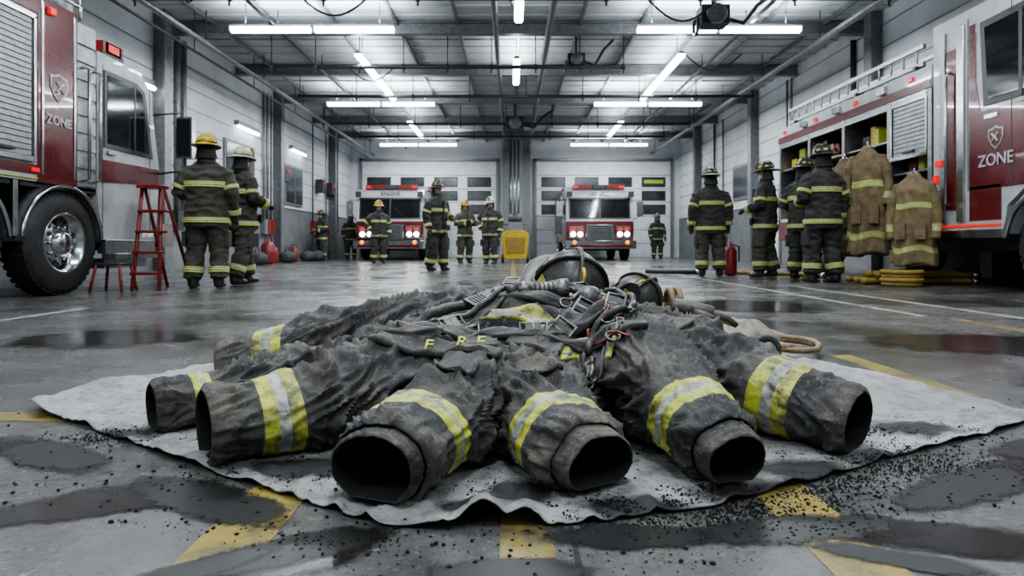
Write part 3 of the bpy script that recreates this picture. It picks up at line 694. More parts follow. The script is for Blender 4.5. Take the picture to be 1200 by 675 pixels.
# ---- rear engines
def rear_engine(cx, y0, c_up, c_low, lettering):
    E = empty('fire_engine'); b = MB(); w = 1.22
    prof = [(y0 + .15, .6), (y0, 1.0), (y0 + .02, 1.45), (y0 + .2, 2.4), (y0 + .4, 2.6), (y0 + 2.2, 2.62), (y0 + 2.2, .6)]
    b.prism(prof, cx - w, cx + w, 'x', c_up)
    b.prism([(y0 + .13, .6), (y0 - .015, 1.0), (y0 + .0, 1.42), (y0 + 2.2, 1.42), (y0 + 2.2, .6)], cx - w - .01, cx + w + .01, 'x', c_low)
    S = Matrix.Translation((0, y0 + .02, 1.45)) @ Matrix.Rotation(-math.atan2(.18, .95), 4, 'X')
    b.box(cx - w + .1, cx + w - .1, -.03, .02, .06, .86, PLAST, S)
    b.box(cx - w + .15, cx - .03, -.04, .0, .1, .8, GLASS, S); b.box(cx + .03, cx + w - .15, -.04, .0, .1, .8, GLASS, S)
    for s in (-.5, .5): rail(b, [S @ Vector((cx + s, -.06, .12)), S @ Vector((cx + s * .3, -.06, .5))], PLAST, .012)
    b.box(cx - .5, cx + .5, y0 - .06, y0 + .02, .75, 1.3, CHROME)
    for i in range(7): b.box(cx - .45, cx + .45, y0 - .075, y0 - .05, .8 + i * .07, .835 + i * .07, DSTEEL)
    for s in (-1, 1):
        b.box(cx + s * .85 - .27, cx + s * .85 + .27, y0 - .07, y0 + .02, .82, 1.25, CHROME)
        for dx in (-.13, .13):
            b.lathe([(.09, 0), (.1, -.02), (.08, -.035), (.01, -.04)], (cx + s * .85 + dx, y0 - .07, .95), 'y', HEADL, 16)
            b.box(cx + s * .85 + dx - .09, cx + s * .85 + dx + .09, y0 - .085, y0 - .06, 1.1, 1.2, REDL)
        for yy in (1.1, 4.4): wheel(b, (cx + s * (w - .15), y0 + yy, .505), s, .5)
        rail(b, [(cx + s * w, y0 + .3, 2.2), (cx + s * (w + .25), y0 + .05, 2.2), (cx + s * (w + .25), y0 + .05, 1.6), (cx + s * w, y0 + .1, 1.5)], DSTEEL)
        b.box(cx + s * (w + .25) - .11, cx + s * (w + .25) + .11, y0, y0 + .1, 1.6, 2.15, CHROME)
        b.box(cx + s * (w + .01) - .01, cx + s * (w + .01) + .01, y0 + .5, y0 + 1.2, 1.6, 2.3, GLASS)
        b.box(cx + s * (w - .1) - .1, cx + s * (w - .1) + .1, y0 - .12, y0 - .05, 2.3, 2.5, DSTEEL)
        b.box(cx + s * .6 - .35, cx + s * .6 + .35, y0 + .3, y0 + .6, 2.62, 2.78, REDP)
        b.box(cx + s * .85 - .1, cx + s * .85 + .1, y0 + .29, y0 + .3, 2.65, 2.75, REDL)
        b.lathe([(.07, 0), (.08, -.04), (.06, -.07), (.01, -.08)], (cx + s * .95, y0 - .28, .65), 'y', AMBER, 14)
    b.box(cx - .22, cx + .22, y0 + .3, y0 + .6, 2.62, 2.78, DSTEEL)
    b.box(cx - w - .05, cx + w + .05, y0 - .3, y0 + .1, .42, .72, CHROME)
    b.box(cx - w + .1, cx + w - .1, y0 - .32, y0 - .29, .48, .56, RED)
    b.box(cx - w, cx + w, y0 + 2.25, y0 + 6.0, .7, 2.75, c_low); b.box(cx - w + .1, cx + w - .1, y0 + 2.3, y0 + 5.9, 2.75, 2.9, ALU)
    for s in (-1, 1):
        for i in range(3):
            x = cx + s * w; shutter(b, x, s, y0 + 2.35 + i * 1.2, y0 + 3.4 + i * 1.2, 1.05, 2.5)
    b.box(cx - .8, cx + .8, y0 + .2, y0 + 5.8, .35, .7, DSTEEL)
    b.obj('engine_body', E, bevel=.012)
    Mt = Matrix.Translation((cx, y0 + .16, 2.44)) @ Matrix.Rotation(pi / 2 - .18, 4, 'X')
    text('front_lettering', lettering, .2, Mt, RED if c_up is WHITE else WHITE, E)
rear_engine(-4.45, 23.3, WHITE, RED, 'ENGINE'); rear_engine(3.2, 23.3, WHITE, RED, 'LADDER')

# ------------------------------------------------------------------ HANGING COATS
def coat(x, y, rot, zt, cloth, L=1.25, s=1.0):
    b = MB(); M = Matrix.Translation((x, y, 0)) @ Matrix.Rotation(rot, 4, 'Z') @ Matrix.Scale(s, 4, (1, 0, 0))
    n = 56; rings = []
    for i in range(51):
        t = i / 50; z = zt - L * t; w = .08 + .15 * sstep(0, .14, t) + .05 * t; dpt = .07 + .08 * sstep(0, .2, t) + .03 * t
        r = []
        for k in range(n):
            a = 2 * pi * k / n; f = 1 + (.10 * t + .02) * math.sin(a * 7 + 2 * math.sin(a * 2 + x)) + .16 * noise.noise(Vector((math.cos(a) * 2, math.sin(a) * 2, z * 5 + x * 5)))
            r.append(Vector((w * math.cos(a) * f, dpt * math.sin(a) * f, z + .03 * math.sin(a * 3 + x) * t)))
        rings.append(r)
    def mm(i):
        t = i / 50
        for c in (.34, .82):
            if abs(t - c) < .035: return SILV if abs(t - c) < .013 else LIME
        return cloth
    b.rings(rings, mm, True, True, M)
    for sd in (-1, 1):
        pts = [Vector((sd * .17, 0, zt - .12)), Vector((sd * .26, -.01, zt - .28)), Vector((sd * .30, -.02, zt - .55)), Vector((sd * .28, -.06, zt - .82))]
        rg = []
        for j in range(36):
            u = j / 35 * 3 * .9999; i0 = int(u); p = pts[i0].lerp(pts[i0 + 1], u - i0); r = (.088 - .02 * j / 35) * (1 + .10 * math.sin(j * 1.3 + x) * math.sin(j * .7))
            rg.append([p + Vector((r * math.cos(2 * pi * k / 16), r * .9 * math.sin(2 * pi * k / 16), 0)) for k in range(16)])
        b.rings(rg, lambda i: (SILV if i in (28, 29) else LIME) if 27 <= i <= 30 else cloth, True, True, M)
    for sd in (-1, 1): b.box(sd * .13 - .07, sd * .13 + .07, -.22, -.15, zt - L * .72, zt - L * .55, cloth, M)
    b.tube([M @ Vector((-.1, .0, zt - .03)), M @ Vector((0, .0, zt + .03)), M @ Vector((.1, 0, zt - .03))], .012, CHROME, 6)
    b.tube([M @ Vector((0, .0, zt + .02)), M @ Vector((0, .0, zt + .07)), M @ Vector((0, .1, zt + .08))], .01, CHROME, 6)
    b.obj('turnout_coat')
coat(5.0, 9.0, -pi / 2 + .9, 1.90, F_TAN, 1.5, .85)
coat(5.02, 9.65, -pi / 2 + .6, 1.82, F_TAN, 1.45, .85)
coat(5.1, 8.12, -pi / 2 + .8, 1.42, F_TAN, 1.15, .85)

# ------------------------------------------------------------------ SMALL PROPS
b = MB()
for s in (-.22, .22):
    b.tube([(-4.15 + s * .7, 7.25, .0), (-4.22 + s * .5, 7.5, 1.2)], .022, REDP, 8); b.tube([(-4.15 + s * .7, 8.0, .0), (-4.22 + s * .5, 7.55, 1.2)], .02, REDP, 8)
for i in range(4):
    t = (i + .8) / 5; yy = 7.25 + .25 * t; b.box(-4.16 - .17, -4.16 + .15, yy - .05, yy + .06, 1.2 * t - .015, 1.2 * t + .015, REDP)
b.box(-4.36, -4.08, 7.42, 7.62, 1.18, 1.22, REDP); b.obj('step_ladder', bevel=.004)
b = MB()
for s in (-.16, .16):
    for q in (-.13, .13): b.tube([(-4.45 + s * 1.1, 7.15 + q * 1.1, 0), (-4.45 + s * .8, 7.15 + q * .8, .30)], .016, REDP, 8)
b.box(-4.6, -4.3, 7.03, 7.28, .29, .32, DSTEEL); b.obj('step_stool', bevel=.006)
b = MB(); cx, cy = .1, 19.6
b.prism([(-.34, .12), (.34, .12), (.42, .85), (.3, .98), (-.3, .98), (-.42, .85)], cy - .3, cy + .3, 'y', YEL, Matrix.Translation((cx, 0, 0)))
b.prism([(-.26, .3), (.26, .3), (.31, .78), (-.31, .78)], cy - .32, cy - .3, 'y', HOSEY, Matrix.Translation((cx, 0, 0)))
b.box(cx - .22, cx + .22, cy - .2, cy + .2, .98, 1.25, STEEL); b.lathe([(.2, 0), (.22, .1), (.15, .25), (.02, .3)], (cx, cy, 1.25), 'z', DSTEEL, 20)
for s in (-1, 1):
    b.lathe([(.13, -.04), (.14, 0), (.13, .04)], (cx + s * .38, cy - .1, .14), 'x', BLACK, 20)
    b.tube([(cx + s * .33, cy + .25, .5), (cx + s * .33, cy + .45, 1.2)], .02, DSTEEL, 8)
b.tube([(cx - .33, cy + .45, 1.2), (cx + .33, cy + .45, 1.2)], .02, DSTEEL, 8); b.obj('utility_cart', bevel=.02)
for (x, y, k) in ((-7.05, 18.5, 1.3), (-7.2, 19.3, 1), (-7.15, 21.0, .9)):
    b = MB(); b.lathe([(.02, 0), (.14 * k, .02), (.15 * k, .06), (.15 * k, .4 * k), (.1 * k, .48 * k), (.04, .5 * k), (.04, .56 * k)], (x, y, 0), 'z', REDP, 24)
    b.tube([(x - .1, y, .5 * k), (x - .1, y, .62 * k), (x + .1, y, .62 * k), (x + .1, y, .5 * k)], .014, PLAST, 6)
    b.torus((x, y, .25 * k), .15 * k, .008, PLAST, 'z', 20, 6); b.obj('fuel_canister')
DUF = mat('duffel_fabric', (.03, .03, .033), .85, 0, (.06, .06, .06), 10, bump=.3)
for (x, y, w) in ((-7.0, 20.0, .35), (-6.95, 21.8, .4), (-6.9, 17.4, .3), (-6.8, 22.4, .3)):
    b = MB(); pts = [(x, y - w, .17), (x, y - w * .85, .17), (x, y, .19), (x, y + w * .85, .17), (x, y + w, .17)]
    b.tube(pts, [(.08, .09), (.18, .165), (.21, .185), (.18, .165), (.08, .09)], DUF, 18)
    b.tube([(x - .05, y - w * .5, .34), (x, y - w * .3, .48), (x, y + w * .3, .48), (x - .05, y + w * .5, .34)], .014, PLAST, 6); b.obj('duffel_bag')
b = MB(); b.box(-7.4, -6.9, 23.9, 24.9, .85, .9, STEEL); b.box(-7.4, -6.9, 23.9, 24.9, .3, .34, STEEL)
for xx in (-7.38, -6.95):
    for yy in (23.95, 24.85): b.box(xx - .02, xx + .02, yy - .02, yy + .02, 0, .86, STEEL)
b.box(-7.35, -7.0, 24.1, 24.5, .9, 1.2, REDP); b.box(-7.35, -7.05, 24.6, 24.8, .9, 1.15, PLAST); b.obj('workbench')
def hose(pts, r, m, name, flat=1):
    b = MB(); P3 = [Vector(p) for p in pts]; out = []
    for i in range(len(P3) - 1):
        p0, p1, p2, p3 = P3[max(i - 1, 0)], P3[i], P3[i + 1], P3[min(i + 2, len(P3) - 1)]
        for j in range(8):
            t = j / 8; out.append(.5 * ((2 * p1) + (-p0 + p2) * t + (2 * p0 - 5 * p1 + 4 * p2 - p3) * t * t + (-p0 + 3 * p1 - 3 * p2 + p3) * t ** 3))
    out.append(P3[-1]); b.tube(out, [(r, r * flat)] * len(out), m, 10)
    b.tube([out[-1], out[-1] + (out[-1] - out[-2]).normalized() * .09], r * 1.15, CHROME, 10)
    return b.obj(name)
for k in range(5):
    z = .045 + .085 * (k // 3); yb_ = 8.5 + (k % 3) * .3
    hose([(4.65 + .06 * k, yb_, z), (5.0, yb_ + .05, z), (5.4, yb_ - .04, z), (5.8, yb_ + .05, z), (6.1, yb_, z)], .055, HOSEY, 'fire_hose', .75)
hose([(4.0, 11.5, .04), (4.35, 11.1, .04), (4.8, 10.6, .04), (4.9, 10.1, .04)], .045, HOSEY, 'fire_hose', .8)
hose([(2.5, 11.9, .045), (2.8, 11.6, .045), (3.3, 11.5, .045)], .05, BLACK, 'fire_hose', .8)
b = MB()
for k in range(4): b.torus((4.9, 8.05, .035 + k * .05), .2 + .02 * (k % 2), .028, HOSEY, 'z', 32, 8)
b.obj('fire_hose')
b = MB(); b.lathe([(.02, 0), (.1, .01), (.11, .05), (.11, .42), (.07, .5), (.03, .52), (.03, .58)], (3.75, 11.0, 0), 'z', REDP, 20); b.tube([(3.75, 11.0, .55), (3.9, 11.0, .5), (3.9, 11.0, .25)], .014, PLAST, 6); b.obj('fire_extinguisher')

# ------------------------------------------------------------------ HERO : TARP
def tarp_mat():
    m = bpy.data.materials.new('dirty_white_tarp'); m.use_nodes = True
    nt = m.node_tree; b = nt.nodes['Principled BSDF']; L = nt.links; b.inputs['Roughness'].default_value = .6
    tc = nt.nodes.new('ShaderNodeTexCoord')
    def N(s, d=8, r=.65):
        n = nt.nodes.new('ShaderNodeTexNoise'); n.inputs['Scale'].default_value = s
        n.inputs['Detail'].default_value = d; n.inputs['Roughness'].default_value = r
        L.new(tc.outputs['Object'], n.inputs['Vector']); return n.outputs['Fac']
    def R(v, a, c, k=1):
        r = nt.nodes.new('ShaderNodeMapRange'); r.inputs['From Min'].default_value = a; r.inputs['From Max'].default_value = c; r.inputs['To Max'].default_value = k
        L.new(v, r.inputs['Value']); return r.outputs[0]
    def MX(f, a, c):
        x = nt.nodes.new('ShaderNodeMix'); x.data_type = 'RGBA'; L.new(f, x.inputs[0])
        if isinstance(a, tuple): x.inputs[6].default_value = (*a, 1)
        else: L.new(a, x.inputs[6])
        x.inputs[7].default_value = (*c, 1); return x.outputs[2]
    c = MX(R(N(2.2), .35, .65), (.33, .33, .325), (.22, .218, .21))
    c = MX(R(N(9, 10, .8), .47, .66, .85), c, (.085, .083, .08))
    c = MX(R(N(45, 6, .8), .54, .65, .85), c, (.03, .029, .028))
    at = nt.nodes.new('ShaderNodeAttribute'); at.attribute_name = 'soot'
    ml = nt.nodes.new('ShaderNodeMath'); ml.operation = 'ADD'; L.new(at.outputs['Fac'], ml.inputs[0])
    n = N(24, 10, .85); sb = nt.nodes.new('ShaderNodeMath'); sb.operation = 'SUBTRACT'; L.new(n, sb.inputs[0]); sb.inputs[1].default_value = .5
    L.new(sb.outputs[0], ml.inputs[1])
    c = MX(R(ml.outputs[0], .22, .50), c, (.008, .008, .008))
    L.new(c, b.inputs['Base Color'])
    bp = nt.nodes.new('ShaderNodeBump'); bp.inputs['Strength'].default_value = .6; bp.inputs['Distance'].default_value = .008
    L.new(N(30, 8, .7), bp.inputs['Height']); L.new(bp.outputs['Normal'], b.inputs['Normal'])
    return m
TARPM = tarp_mat()
outline = [(-1.47, 1.97), (-1.17, 1.76), (-.80, 1.50), (-.44, 1.27), (-.22, 1.14), (-.02, 1.13), (.17, 1.16), (.48, 1.27), (.98, 1.55), (1.46, 1.82), (1.54, 2.0), (1.34, 2.66), (.9, 3.0), (.2, 3.1), (-.7, 3.0), (-1.2, 2.74), (-1.36, 2.4)]
SOOT = [(.235, 1.20, .13, .06), (.5, 1.27, .16, .06), (.93, 1.47, .17, .09), (-.47, 1.42, .16, .08), (1.08, 1.72, .14, .08), (-1.02, 1.68, .13, .06), (.02, 1.27, .09, .07), (.64, 1.38, .13, .1), (-.62, 1.5, .1, .05), (-.1, 1.2, .05, .04)]
def cr(Pts, u):
    n = len(Pts); i = int(u) % n; t = u - int(u)
    g = lambda k: Vector(Pts[k % n])
    p0, p1, p2, p3 = g(i - 1), g(i), g(i + 1), g(i + 2)
    return .5 * ((2 * p1) + (-p0 + p2) * t + (2 * p0 - 5 * p1 + 4 * p2 - p3) * t * t + (-p0 + 3 * p1 - 3 * p2 + p3) * t ** 3)
def tarp():
    b = MB(); NA, NR = 360, 80; c = Vector((0, 2.1)); rings = []; soot = []
    edges = []
    for i in range(NA):
        e = cr(outline, i * len(outline) / NA); edges.append(e + (e - c).normalized() * (.008 * noise.noise(Vector((i * .13, 0, 3))) + .014 * noise.noise(Vector((i * .04, 0, 8)))))
    for j in range(NR + 1):
        r = (j / NR) ** .75; ring = []
        for i in range(NA):
            e = edges[i]; p = c + (e - c) * max(.002, r)
            edge = sstep(.80, 1, r)
            w = noise.noise(Vector((p.x * 5, p.y * 5, 1))) * .5 + .5
            w2 = max(0, 1 - abs(noise.noise(Vector((p.x * 7 + 2, p.y * 4.5, 7)))) * 3.2)
            w3 = max(0, 1 - abs(noise.noise(Vector((p.x * 15, p.y * 12 + 4, 3)))) * 3.5)
            z = .003 + .004 * w + w2 * w2 * (.006 + .005 * edge) + w3 * w3 * (.004 + .003 * edge)
            z += (.045 * math.exp(-((p.x + .05) / .035) ** 2) + .03 * math.exp(-((p.x - .025) / .025) ** 2)) * sstep(.86, 1, r) * (1 if p.y < 1.4 else 0)
            z += .03 * math.exp(-((p.x + 1.42) / .07) ** 2) * sstep(.92, 1, r)
            ring.append(Vector((p.x, p.y, max(.003, z))))
            sv = 0
            for sx, sy, rx, ry in SOOT: sv = max(sv, math.exp(-((p.x - sx) / rx) ** 2 - ((p.y - sy) / ry) ** 2))
            soot.append(sv * .75)
        rings.append(ring)
    b.rings(rings, TARPM, False, True)
    o = b.obj('tarp', recalc=False)
    a = o.data.attributes.new('soot', 'FLOAT', 'POINT'); a.data.foreach_set('value', soot)
    s = o.modifiers.new('s', 'SOLIDIFY'); s.thickness = .002; s.offset = -1
tarp()

# ------------------------------------------------------------------ HERO : TURNOUT GEAR
hero_v, hero_f = [], []
def track(b):
    o = len(hero_v); hero_v.extend(b.v); hero_f.extend([tuple(i + o for i in f) for f in b.f])
class Limb:
    def __init__(s, nodes, seed):
        s.n = nodes; s.seed = Vector((seed * 7.3, seed * 3.1, seed * 1.9)); s.P = []; s.L = [0]
        K = 40
        g = lambda k: nodes[max(0, min(len(nodes) - 1, k))]
        for i in range(len(nodes) - 1):
            p0, p1, p2, p3 = g(i - 1), g(i), g(i + 1), g(i + 2)
            for j in range(K):
                t = j / K
                s.P.append([.5 * ((2 * b_) + (-a + c) * t + (2 * a - 5 * b_ + 4 * c - d) * t * t + (-a + 3 * b_ - 3 * c + d) * t ** 3) for a, b_, c, d in zip(p0, p1, p2, p3)])
        s.P.append(list(nodes[-1]))
        for i in range(1, len(s.P)): s.L.append(s.L[-1] + (Vector(s.P[i][:3]) - Vector(s.P[i - 1][:3])).length)
    def at(s, d):
        if d <= 0: i, t = 0, d / (s.L[1])
        else:
            i = 0
            while i < len(s.L) - 2 and s.L[i + 1] < d: i += 1
            t = min(1, (d - s.L[i]) / max(1e-6, s.L[i + 1] - s.L[i]))
        a, c = s.P[i], s.P[i + 1]; v = [x + (y - x) * t for x, y in zip(a, c)]
        i0, i1 = max(0, i - 3), min(len(s.P) - 1, i + 4); T = (Vector(s.P[i1][:3]) - Vector(s.P[i0][:3])).normalized()
        S = T.cross(Vector((0, 0, 1))).normalized(); U = S.cross(T)
        return Vector(v[:3]), S, U, v[3], v[4]
def wrk(s, th, seed, A, fine=.002):
    c, q = math.cos(th), math.sin(th)
    w = noise.noise(Vector((s * 3, c * .7, q * .7)) + seed) * 1.2
    n1 = noise.noise(Vector((s * 10 + w * 2.5 + c * 1.0, c * 1.2 + s * 2, q * 1.2)) + seed)
    n2 = noise.noise(Vector((s * 21 + w * 4, c * 2.4, q * 2.4 + s * 4)) + seed * 2)
    n3 = noise.noise(Vector((s * 55, c * 6, q * 6)) + seed)
    f1 = (1 - min(1, abs(n1) * 3.2)) ** 1.5; f2 = (1 - min(1, abs(n2) * 3.2)) ** 1.5
    return A * (f1 * 1.25 + f2 * .7 - .55) + fine * n3 + A * 1.1 * w * .5
def build_limb(b, nodes, seed, s0, s1, M=120, zmin=.012, cuff=True, amp=.026, liner=0):
    L = Limb(nodes, seed); tot = L.L[-1]; rings = []; mats = []
    def ring(s, k, A, off=0.0, inner=False):
        p, S, U, ra, rb = L.at(s); r = []
        loose = sstep(s1, s1 + .15, s) if cuff else 1
        for i in range(M):
            th = 2 * pi * i / M
            d = wrk(s, th, L.seed, A) if A else 0
            oval = 1 + (.09 + .06 * loose) * noise.noise(Vector((math.cos(th) * 1.3, math.sin(th) * 1.3, s * (2 + 3 * loose))) + L.seed)
            v = p + (S * math.cos(th) * (ra * k * oval + d + off) + U * math.sin(th) * (rb * k * oval + d + off))
            zm = zmin + ((1 - k) * .08 if not inner else .0)
            if v.z < zm: v.z = zm + (v.z - zm) * .04
            r.append(v)
        rings.append(r)
    kl = .86 if liner else 1.0
    if cuff:
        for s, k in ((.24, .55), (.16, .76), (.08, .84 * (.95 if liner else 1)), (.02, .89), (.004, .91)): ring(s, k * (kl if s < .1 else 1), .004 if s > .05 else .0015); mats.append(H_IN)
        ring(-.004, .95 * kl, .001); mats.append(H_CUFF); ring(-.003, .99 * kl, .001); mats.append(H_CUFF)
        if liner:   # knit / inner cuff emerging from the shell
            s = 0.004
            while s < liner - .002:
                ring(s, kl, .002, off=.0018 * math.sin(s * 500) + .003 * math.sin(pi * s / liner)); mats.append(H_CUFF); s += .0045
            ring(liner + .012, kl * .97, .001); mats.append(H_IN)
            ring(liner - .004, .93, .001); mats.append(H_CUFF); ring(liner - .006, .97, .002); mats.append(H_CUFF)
    s = liner; ds = .007
    while s < tot:
        if cuff:
            A = .004 + (amp - .004) * sstep(s1, s1 + .08, s)
            if s < s0: A = .004 + .008 * math.sin(pi * s / s0)
        else: A = amp
        off = 0
        sc = s - liner
        if cuff and sc < .045: off = .0055 * sstep(0, .008, sc) * (1 - sstep(.038, .045, sc))
        instr = s0 <= s <= s1
        if instr: off = .0035
        ring(s, 1.0, A, off=off)
        if instr:
            q = (s - s0) / (s1 - s0); mats.append(H_SILV if .36 < q < .64 else H_LIME)
        elif cuff and sc < .045: mats.append(H_CUFF)
        else: mats.append(H_CLOTH)
        s += ds
    b.rings(rings, lambda i: mats[i], True, True)
def limb_obj(name, parent, nodes, seed, s0, s1, **kw):
    b = MB(); build_limb(b, nodes, seed, s0, s1, **kw); track(b); b.obj(name, parent)
PANTS = empty('turnout_pants'); PANTS2 = empty('turnout_pants'); COAT = empty('turnout_coat'); COAT2 = empty('turnout_coat')
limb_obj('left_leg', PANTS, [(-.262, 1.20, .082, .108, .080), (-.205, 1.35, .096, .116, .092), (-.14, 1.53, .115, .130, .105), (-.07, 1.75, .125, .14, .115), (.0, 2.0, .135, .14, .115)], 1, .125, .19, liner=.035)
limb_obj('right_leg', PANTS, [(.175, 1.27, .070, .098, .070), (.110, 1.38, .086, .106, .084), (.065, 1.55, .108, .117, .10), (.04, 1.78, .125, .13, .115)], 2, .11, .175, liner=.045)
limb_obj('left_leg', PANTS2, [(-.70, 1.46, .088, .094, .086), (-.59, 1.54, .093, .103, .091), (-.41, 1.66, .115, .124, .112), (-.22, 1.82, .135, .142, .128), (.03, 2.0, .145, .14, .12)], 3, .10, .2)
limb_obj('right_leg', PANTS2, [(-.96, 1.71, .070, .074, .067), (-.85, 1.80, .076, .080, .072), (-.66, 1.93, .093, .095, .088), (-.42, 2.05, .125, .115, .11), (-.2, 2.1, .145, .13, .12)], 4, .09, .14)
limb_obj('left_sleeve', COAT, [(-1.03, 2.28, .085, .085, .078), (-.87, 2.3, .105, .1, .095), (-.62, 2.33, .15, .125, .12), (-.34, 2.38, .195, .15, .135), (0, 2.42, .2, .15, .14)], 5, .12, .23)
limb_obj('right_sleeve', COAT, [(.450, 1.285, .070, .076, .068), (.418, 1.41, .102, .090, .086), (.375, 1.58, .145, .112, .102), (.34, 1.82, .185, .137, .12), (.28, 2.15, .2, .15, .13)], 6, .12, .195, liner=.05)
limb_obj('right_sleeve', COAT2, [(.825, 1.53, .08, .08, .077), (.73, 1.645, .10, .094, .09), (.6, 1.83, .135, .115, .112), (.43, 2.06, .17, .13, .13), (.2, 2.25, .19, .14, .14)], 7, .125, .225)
limb_obj('jacket_body', COAT, [(.0, 1.60, .08, .17, .07), (.03, 1.75, .12, .26, .11), (.07, 2.0, .165, .33, .145), (.1, 2.28, .20, .38, .14), (.12, 2.48, .18, .33, .12), (.14, 2.62, .13, .2, .09)], 8, 9, 10, cuff=False, amp=.03)
limb_obj('jacket_body', COAT2, [(.35, 2.0, .12, .2, .1), (.42, 2.3, .15, .28, .11), (.45, 2.6, .13, .25, .10), (.45, 2.75, .1, .15, .07)], 9, 9, 10, cuff=False, amp=.022)
bvh = BVHTree.FromPolygons([Vector(v) for v in hero_v], hero_f)
DIR = Vector((0, .6, -.8))
def hit(x, y, d=DIR, z=.2):
    o = Vector((x, y, z)) - d * 1.0
    r = bvh.ray_cast(o, d)
    if r[0] is None: return Vector((x, y, .02)), Vector((0, 0, 1))
    n = r[1]
    if n.dot(d) > 0: n = -n
    return r[0], n
def ribbon(b, pts, w, m, th=.006, lift=.003, d=DIR, stripes=None, step=.012, smoothn=3):
    P3 = [Vector((*p, 0)) for p in pts]; dense = []
    for i in range(len(P3) - 1):
        k = max(2, int((P3[i + 1] - P3[i]).length / step))
        for j in range(k):
            p0, p1, p2, p3 = P3[max(i - 1, 0)], P3[i], P3[i + 1], P3[min(i + 2, len(P3) - 1)]; t = j / k
            dense.append(.5 * ((2 * p1) + (-p0 + p2) * t + (2 * p0 - 5 * p1 + 4 * p2 - p3) * t * t + (-p0 + 3 * p1 - 3 * p2 + p3) * t ** 3))
    dense.append(P3[-1]); nw = 9
    pos = []
    for i, p in enumerate(dense):
        T = (dense[min(i + 1, len(dense) - 1)] - dense[max(i - 1, 0)]).normalized(); S = Vector((-T.y, T.x, 0))
        pos.append([hit(p.x + S.x * w * (q / (nw - 1) - .5), p.y + S.y * w * (q / (nw - 1) - .5), d)[0] for q in range(nw)])
    for _ in range(smoothn):
        pos = [[(pos[max(i - 1, 0)][q] + pos[i][q] * 2 + pos[min(i + 1, len(pos) - 1)][q]) / 4 for q in range(nw)] for i in range(len(pos))]
    up = -d
    rings = []
    for i, r in enumerate(pos):
        top = [v + up * (lift + th) for v in r]; bot = [v - up * .006 for v in r][::-1]; rings.append(top + bot)
    n = 2 * nw; vs = [v for r in rings for v in r]; fs = []; ms = []
    for i in range(len(rings) - 1):
        for k in range(n):
            fs.append((i * n + k, i * n + (k + 1) % n, (i + 1) * n + (k + 1) % n, (i + 1) * n + k))
            if stripes and k < nw - 1: ms.append(stripes[1] if 3 <= k <= 4 else stripes[0])
            elif k in (0, nw - 2) and m is WEB: ms.append(WEB2)
            else: ms.append(m)
    fs.append(tuple(range(n))); ms.append(m); fs.append(tuple(range((len(rings) - 1) * n, len(rings) * n))[::-1]); ms.append(m)
    b.add(vs, fs, ms, True)
WEB = mat('nylon_webbing', (.018, .018, .019), .5, 0, (.10, .095, .085), 22, .52, bump=.4, bscale=250)
WEB2 = mat('webbing_edge', (.11, .105, .095), .6, 0, (.04, .038, .035), 30, .5, bump=.4, bscale=250)
ST = (H_LIME, H_SILV)
b = MB()
ribbon(b, [(-.30, 2.06), (-.16, 2.03), (-.02, 1.97), (.08, 1.90), (.16, 1.82)], .095, H_LIME, stripes=ST, th=.010)
ribbon(b, [(-.36, 2.2), (-.22, 2.2), (-.1, 2.25)], .06, H_LIME, stripes=ST)
ribbon(b, [(.16, 1.84), (.16, 1.74), (.14, 1.62)], .045, H_LIME, stripes=ST)
ribbon(b, [(.29, 1.88), (.27, 1.78), (.235, 1.66)], .04, H_LIME, stripes=ST)
ribbon(b, [(.02, 2.25), (.18, 2.2), (.34, 2.14)], .05, H_LIME, stripes=ST)
ribbon(b, [(.50, 2.3), (.62, 2.2), (.7, 2.1)], .05, H_LIME, stripes=ST)
b.obj('reflective_trim', COAT)
b = MB()
ribbon(b, [(-.36, 1.80), (-.20, 1.74)], .15, H_CLOTH, th=.014, smoothn=5); ribbon(b, [(-.37, 1.84), (-.19, 1.78)], .06, H_CUFF, th=.024, smoothn=5)
b.obj('leg_pocket', PANTS2)
b = MB(); ribbon(b, [(-.15, 1.50), (-.11, 1.62)], .12, H_CLOTH, th=.012, smoothn=5); ribbon(b, [(-.10, 1.62), (-.09, 1.67)], .14, H_CUFF, th=.02, smoothn=5)
ribbon(b, [(.075, 1.50), (.05, 1.60)], .10, H_CUFF, th=.012, smoothn=5)
b.obj('knee_patch', PANTS)
b = MB(); ribbon(b, [(.0, 1.78), (.10, 1.70)], .09, H_CUFF, th=.014, smoothn=5); ribbon(b, [(-.26, 1.71), (-.13, 1.70), (-.03, 1.70)], .075, H_CUFF, th=.02, smoothn=6)
ribbon(b, [(-.05, 2.40), (.1, 2.38), (.3, 2.34)], .12, H_CUFF, th=.02, smoothn=5); ribbon(b, [(.42, 2.0), (.5, 1.9)], .1, H_CUFF, th=.014, smoothn=5)
b.obj('chest_pocket', COAT)
nn = Vector((0, -.6, .8)).normalized()
for i, ch in enumerate('FIRE'):
    xx = -.215 + i * .045
    p, n = hit(xx, 1.685); q = nn + Vector((.15 * math.sin(i * 2.1), 0, 0)); q.normalize(); xa = Vector((1, -.12 + .1 * math.sin(i * 3), 0)); ya = q.cross(xa).normalized(); xa = ya.cross(q)
    M4 = Matrix(((xa.x, ya.x, q.x, 0), (xa.y, ya.y, q.y, 0), (xa.z, ya.z, q.z, 0), (0, 0, 0, 1)))
    text('name_lettering', ch, .05, Matrix.Translation(p + q * .028) @ M4, H_LIME, COAT, .002)
HAR = empty('breathing_apparatus_harness'); b = MB()
ribbon(b, [(.04, 2.45), (.0, 2.25), (-.06, 2.08), (-.18, 1.94), (-.33, 1.86)], .065, WEB, th=.018)
ribbon(b, [(-.02, 2.4), (-.12, 2.24), (-.22, 2.12), (-.38, 2.0)], .05, WEB, th=.02)
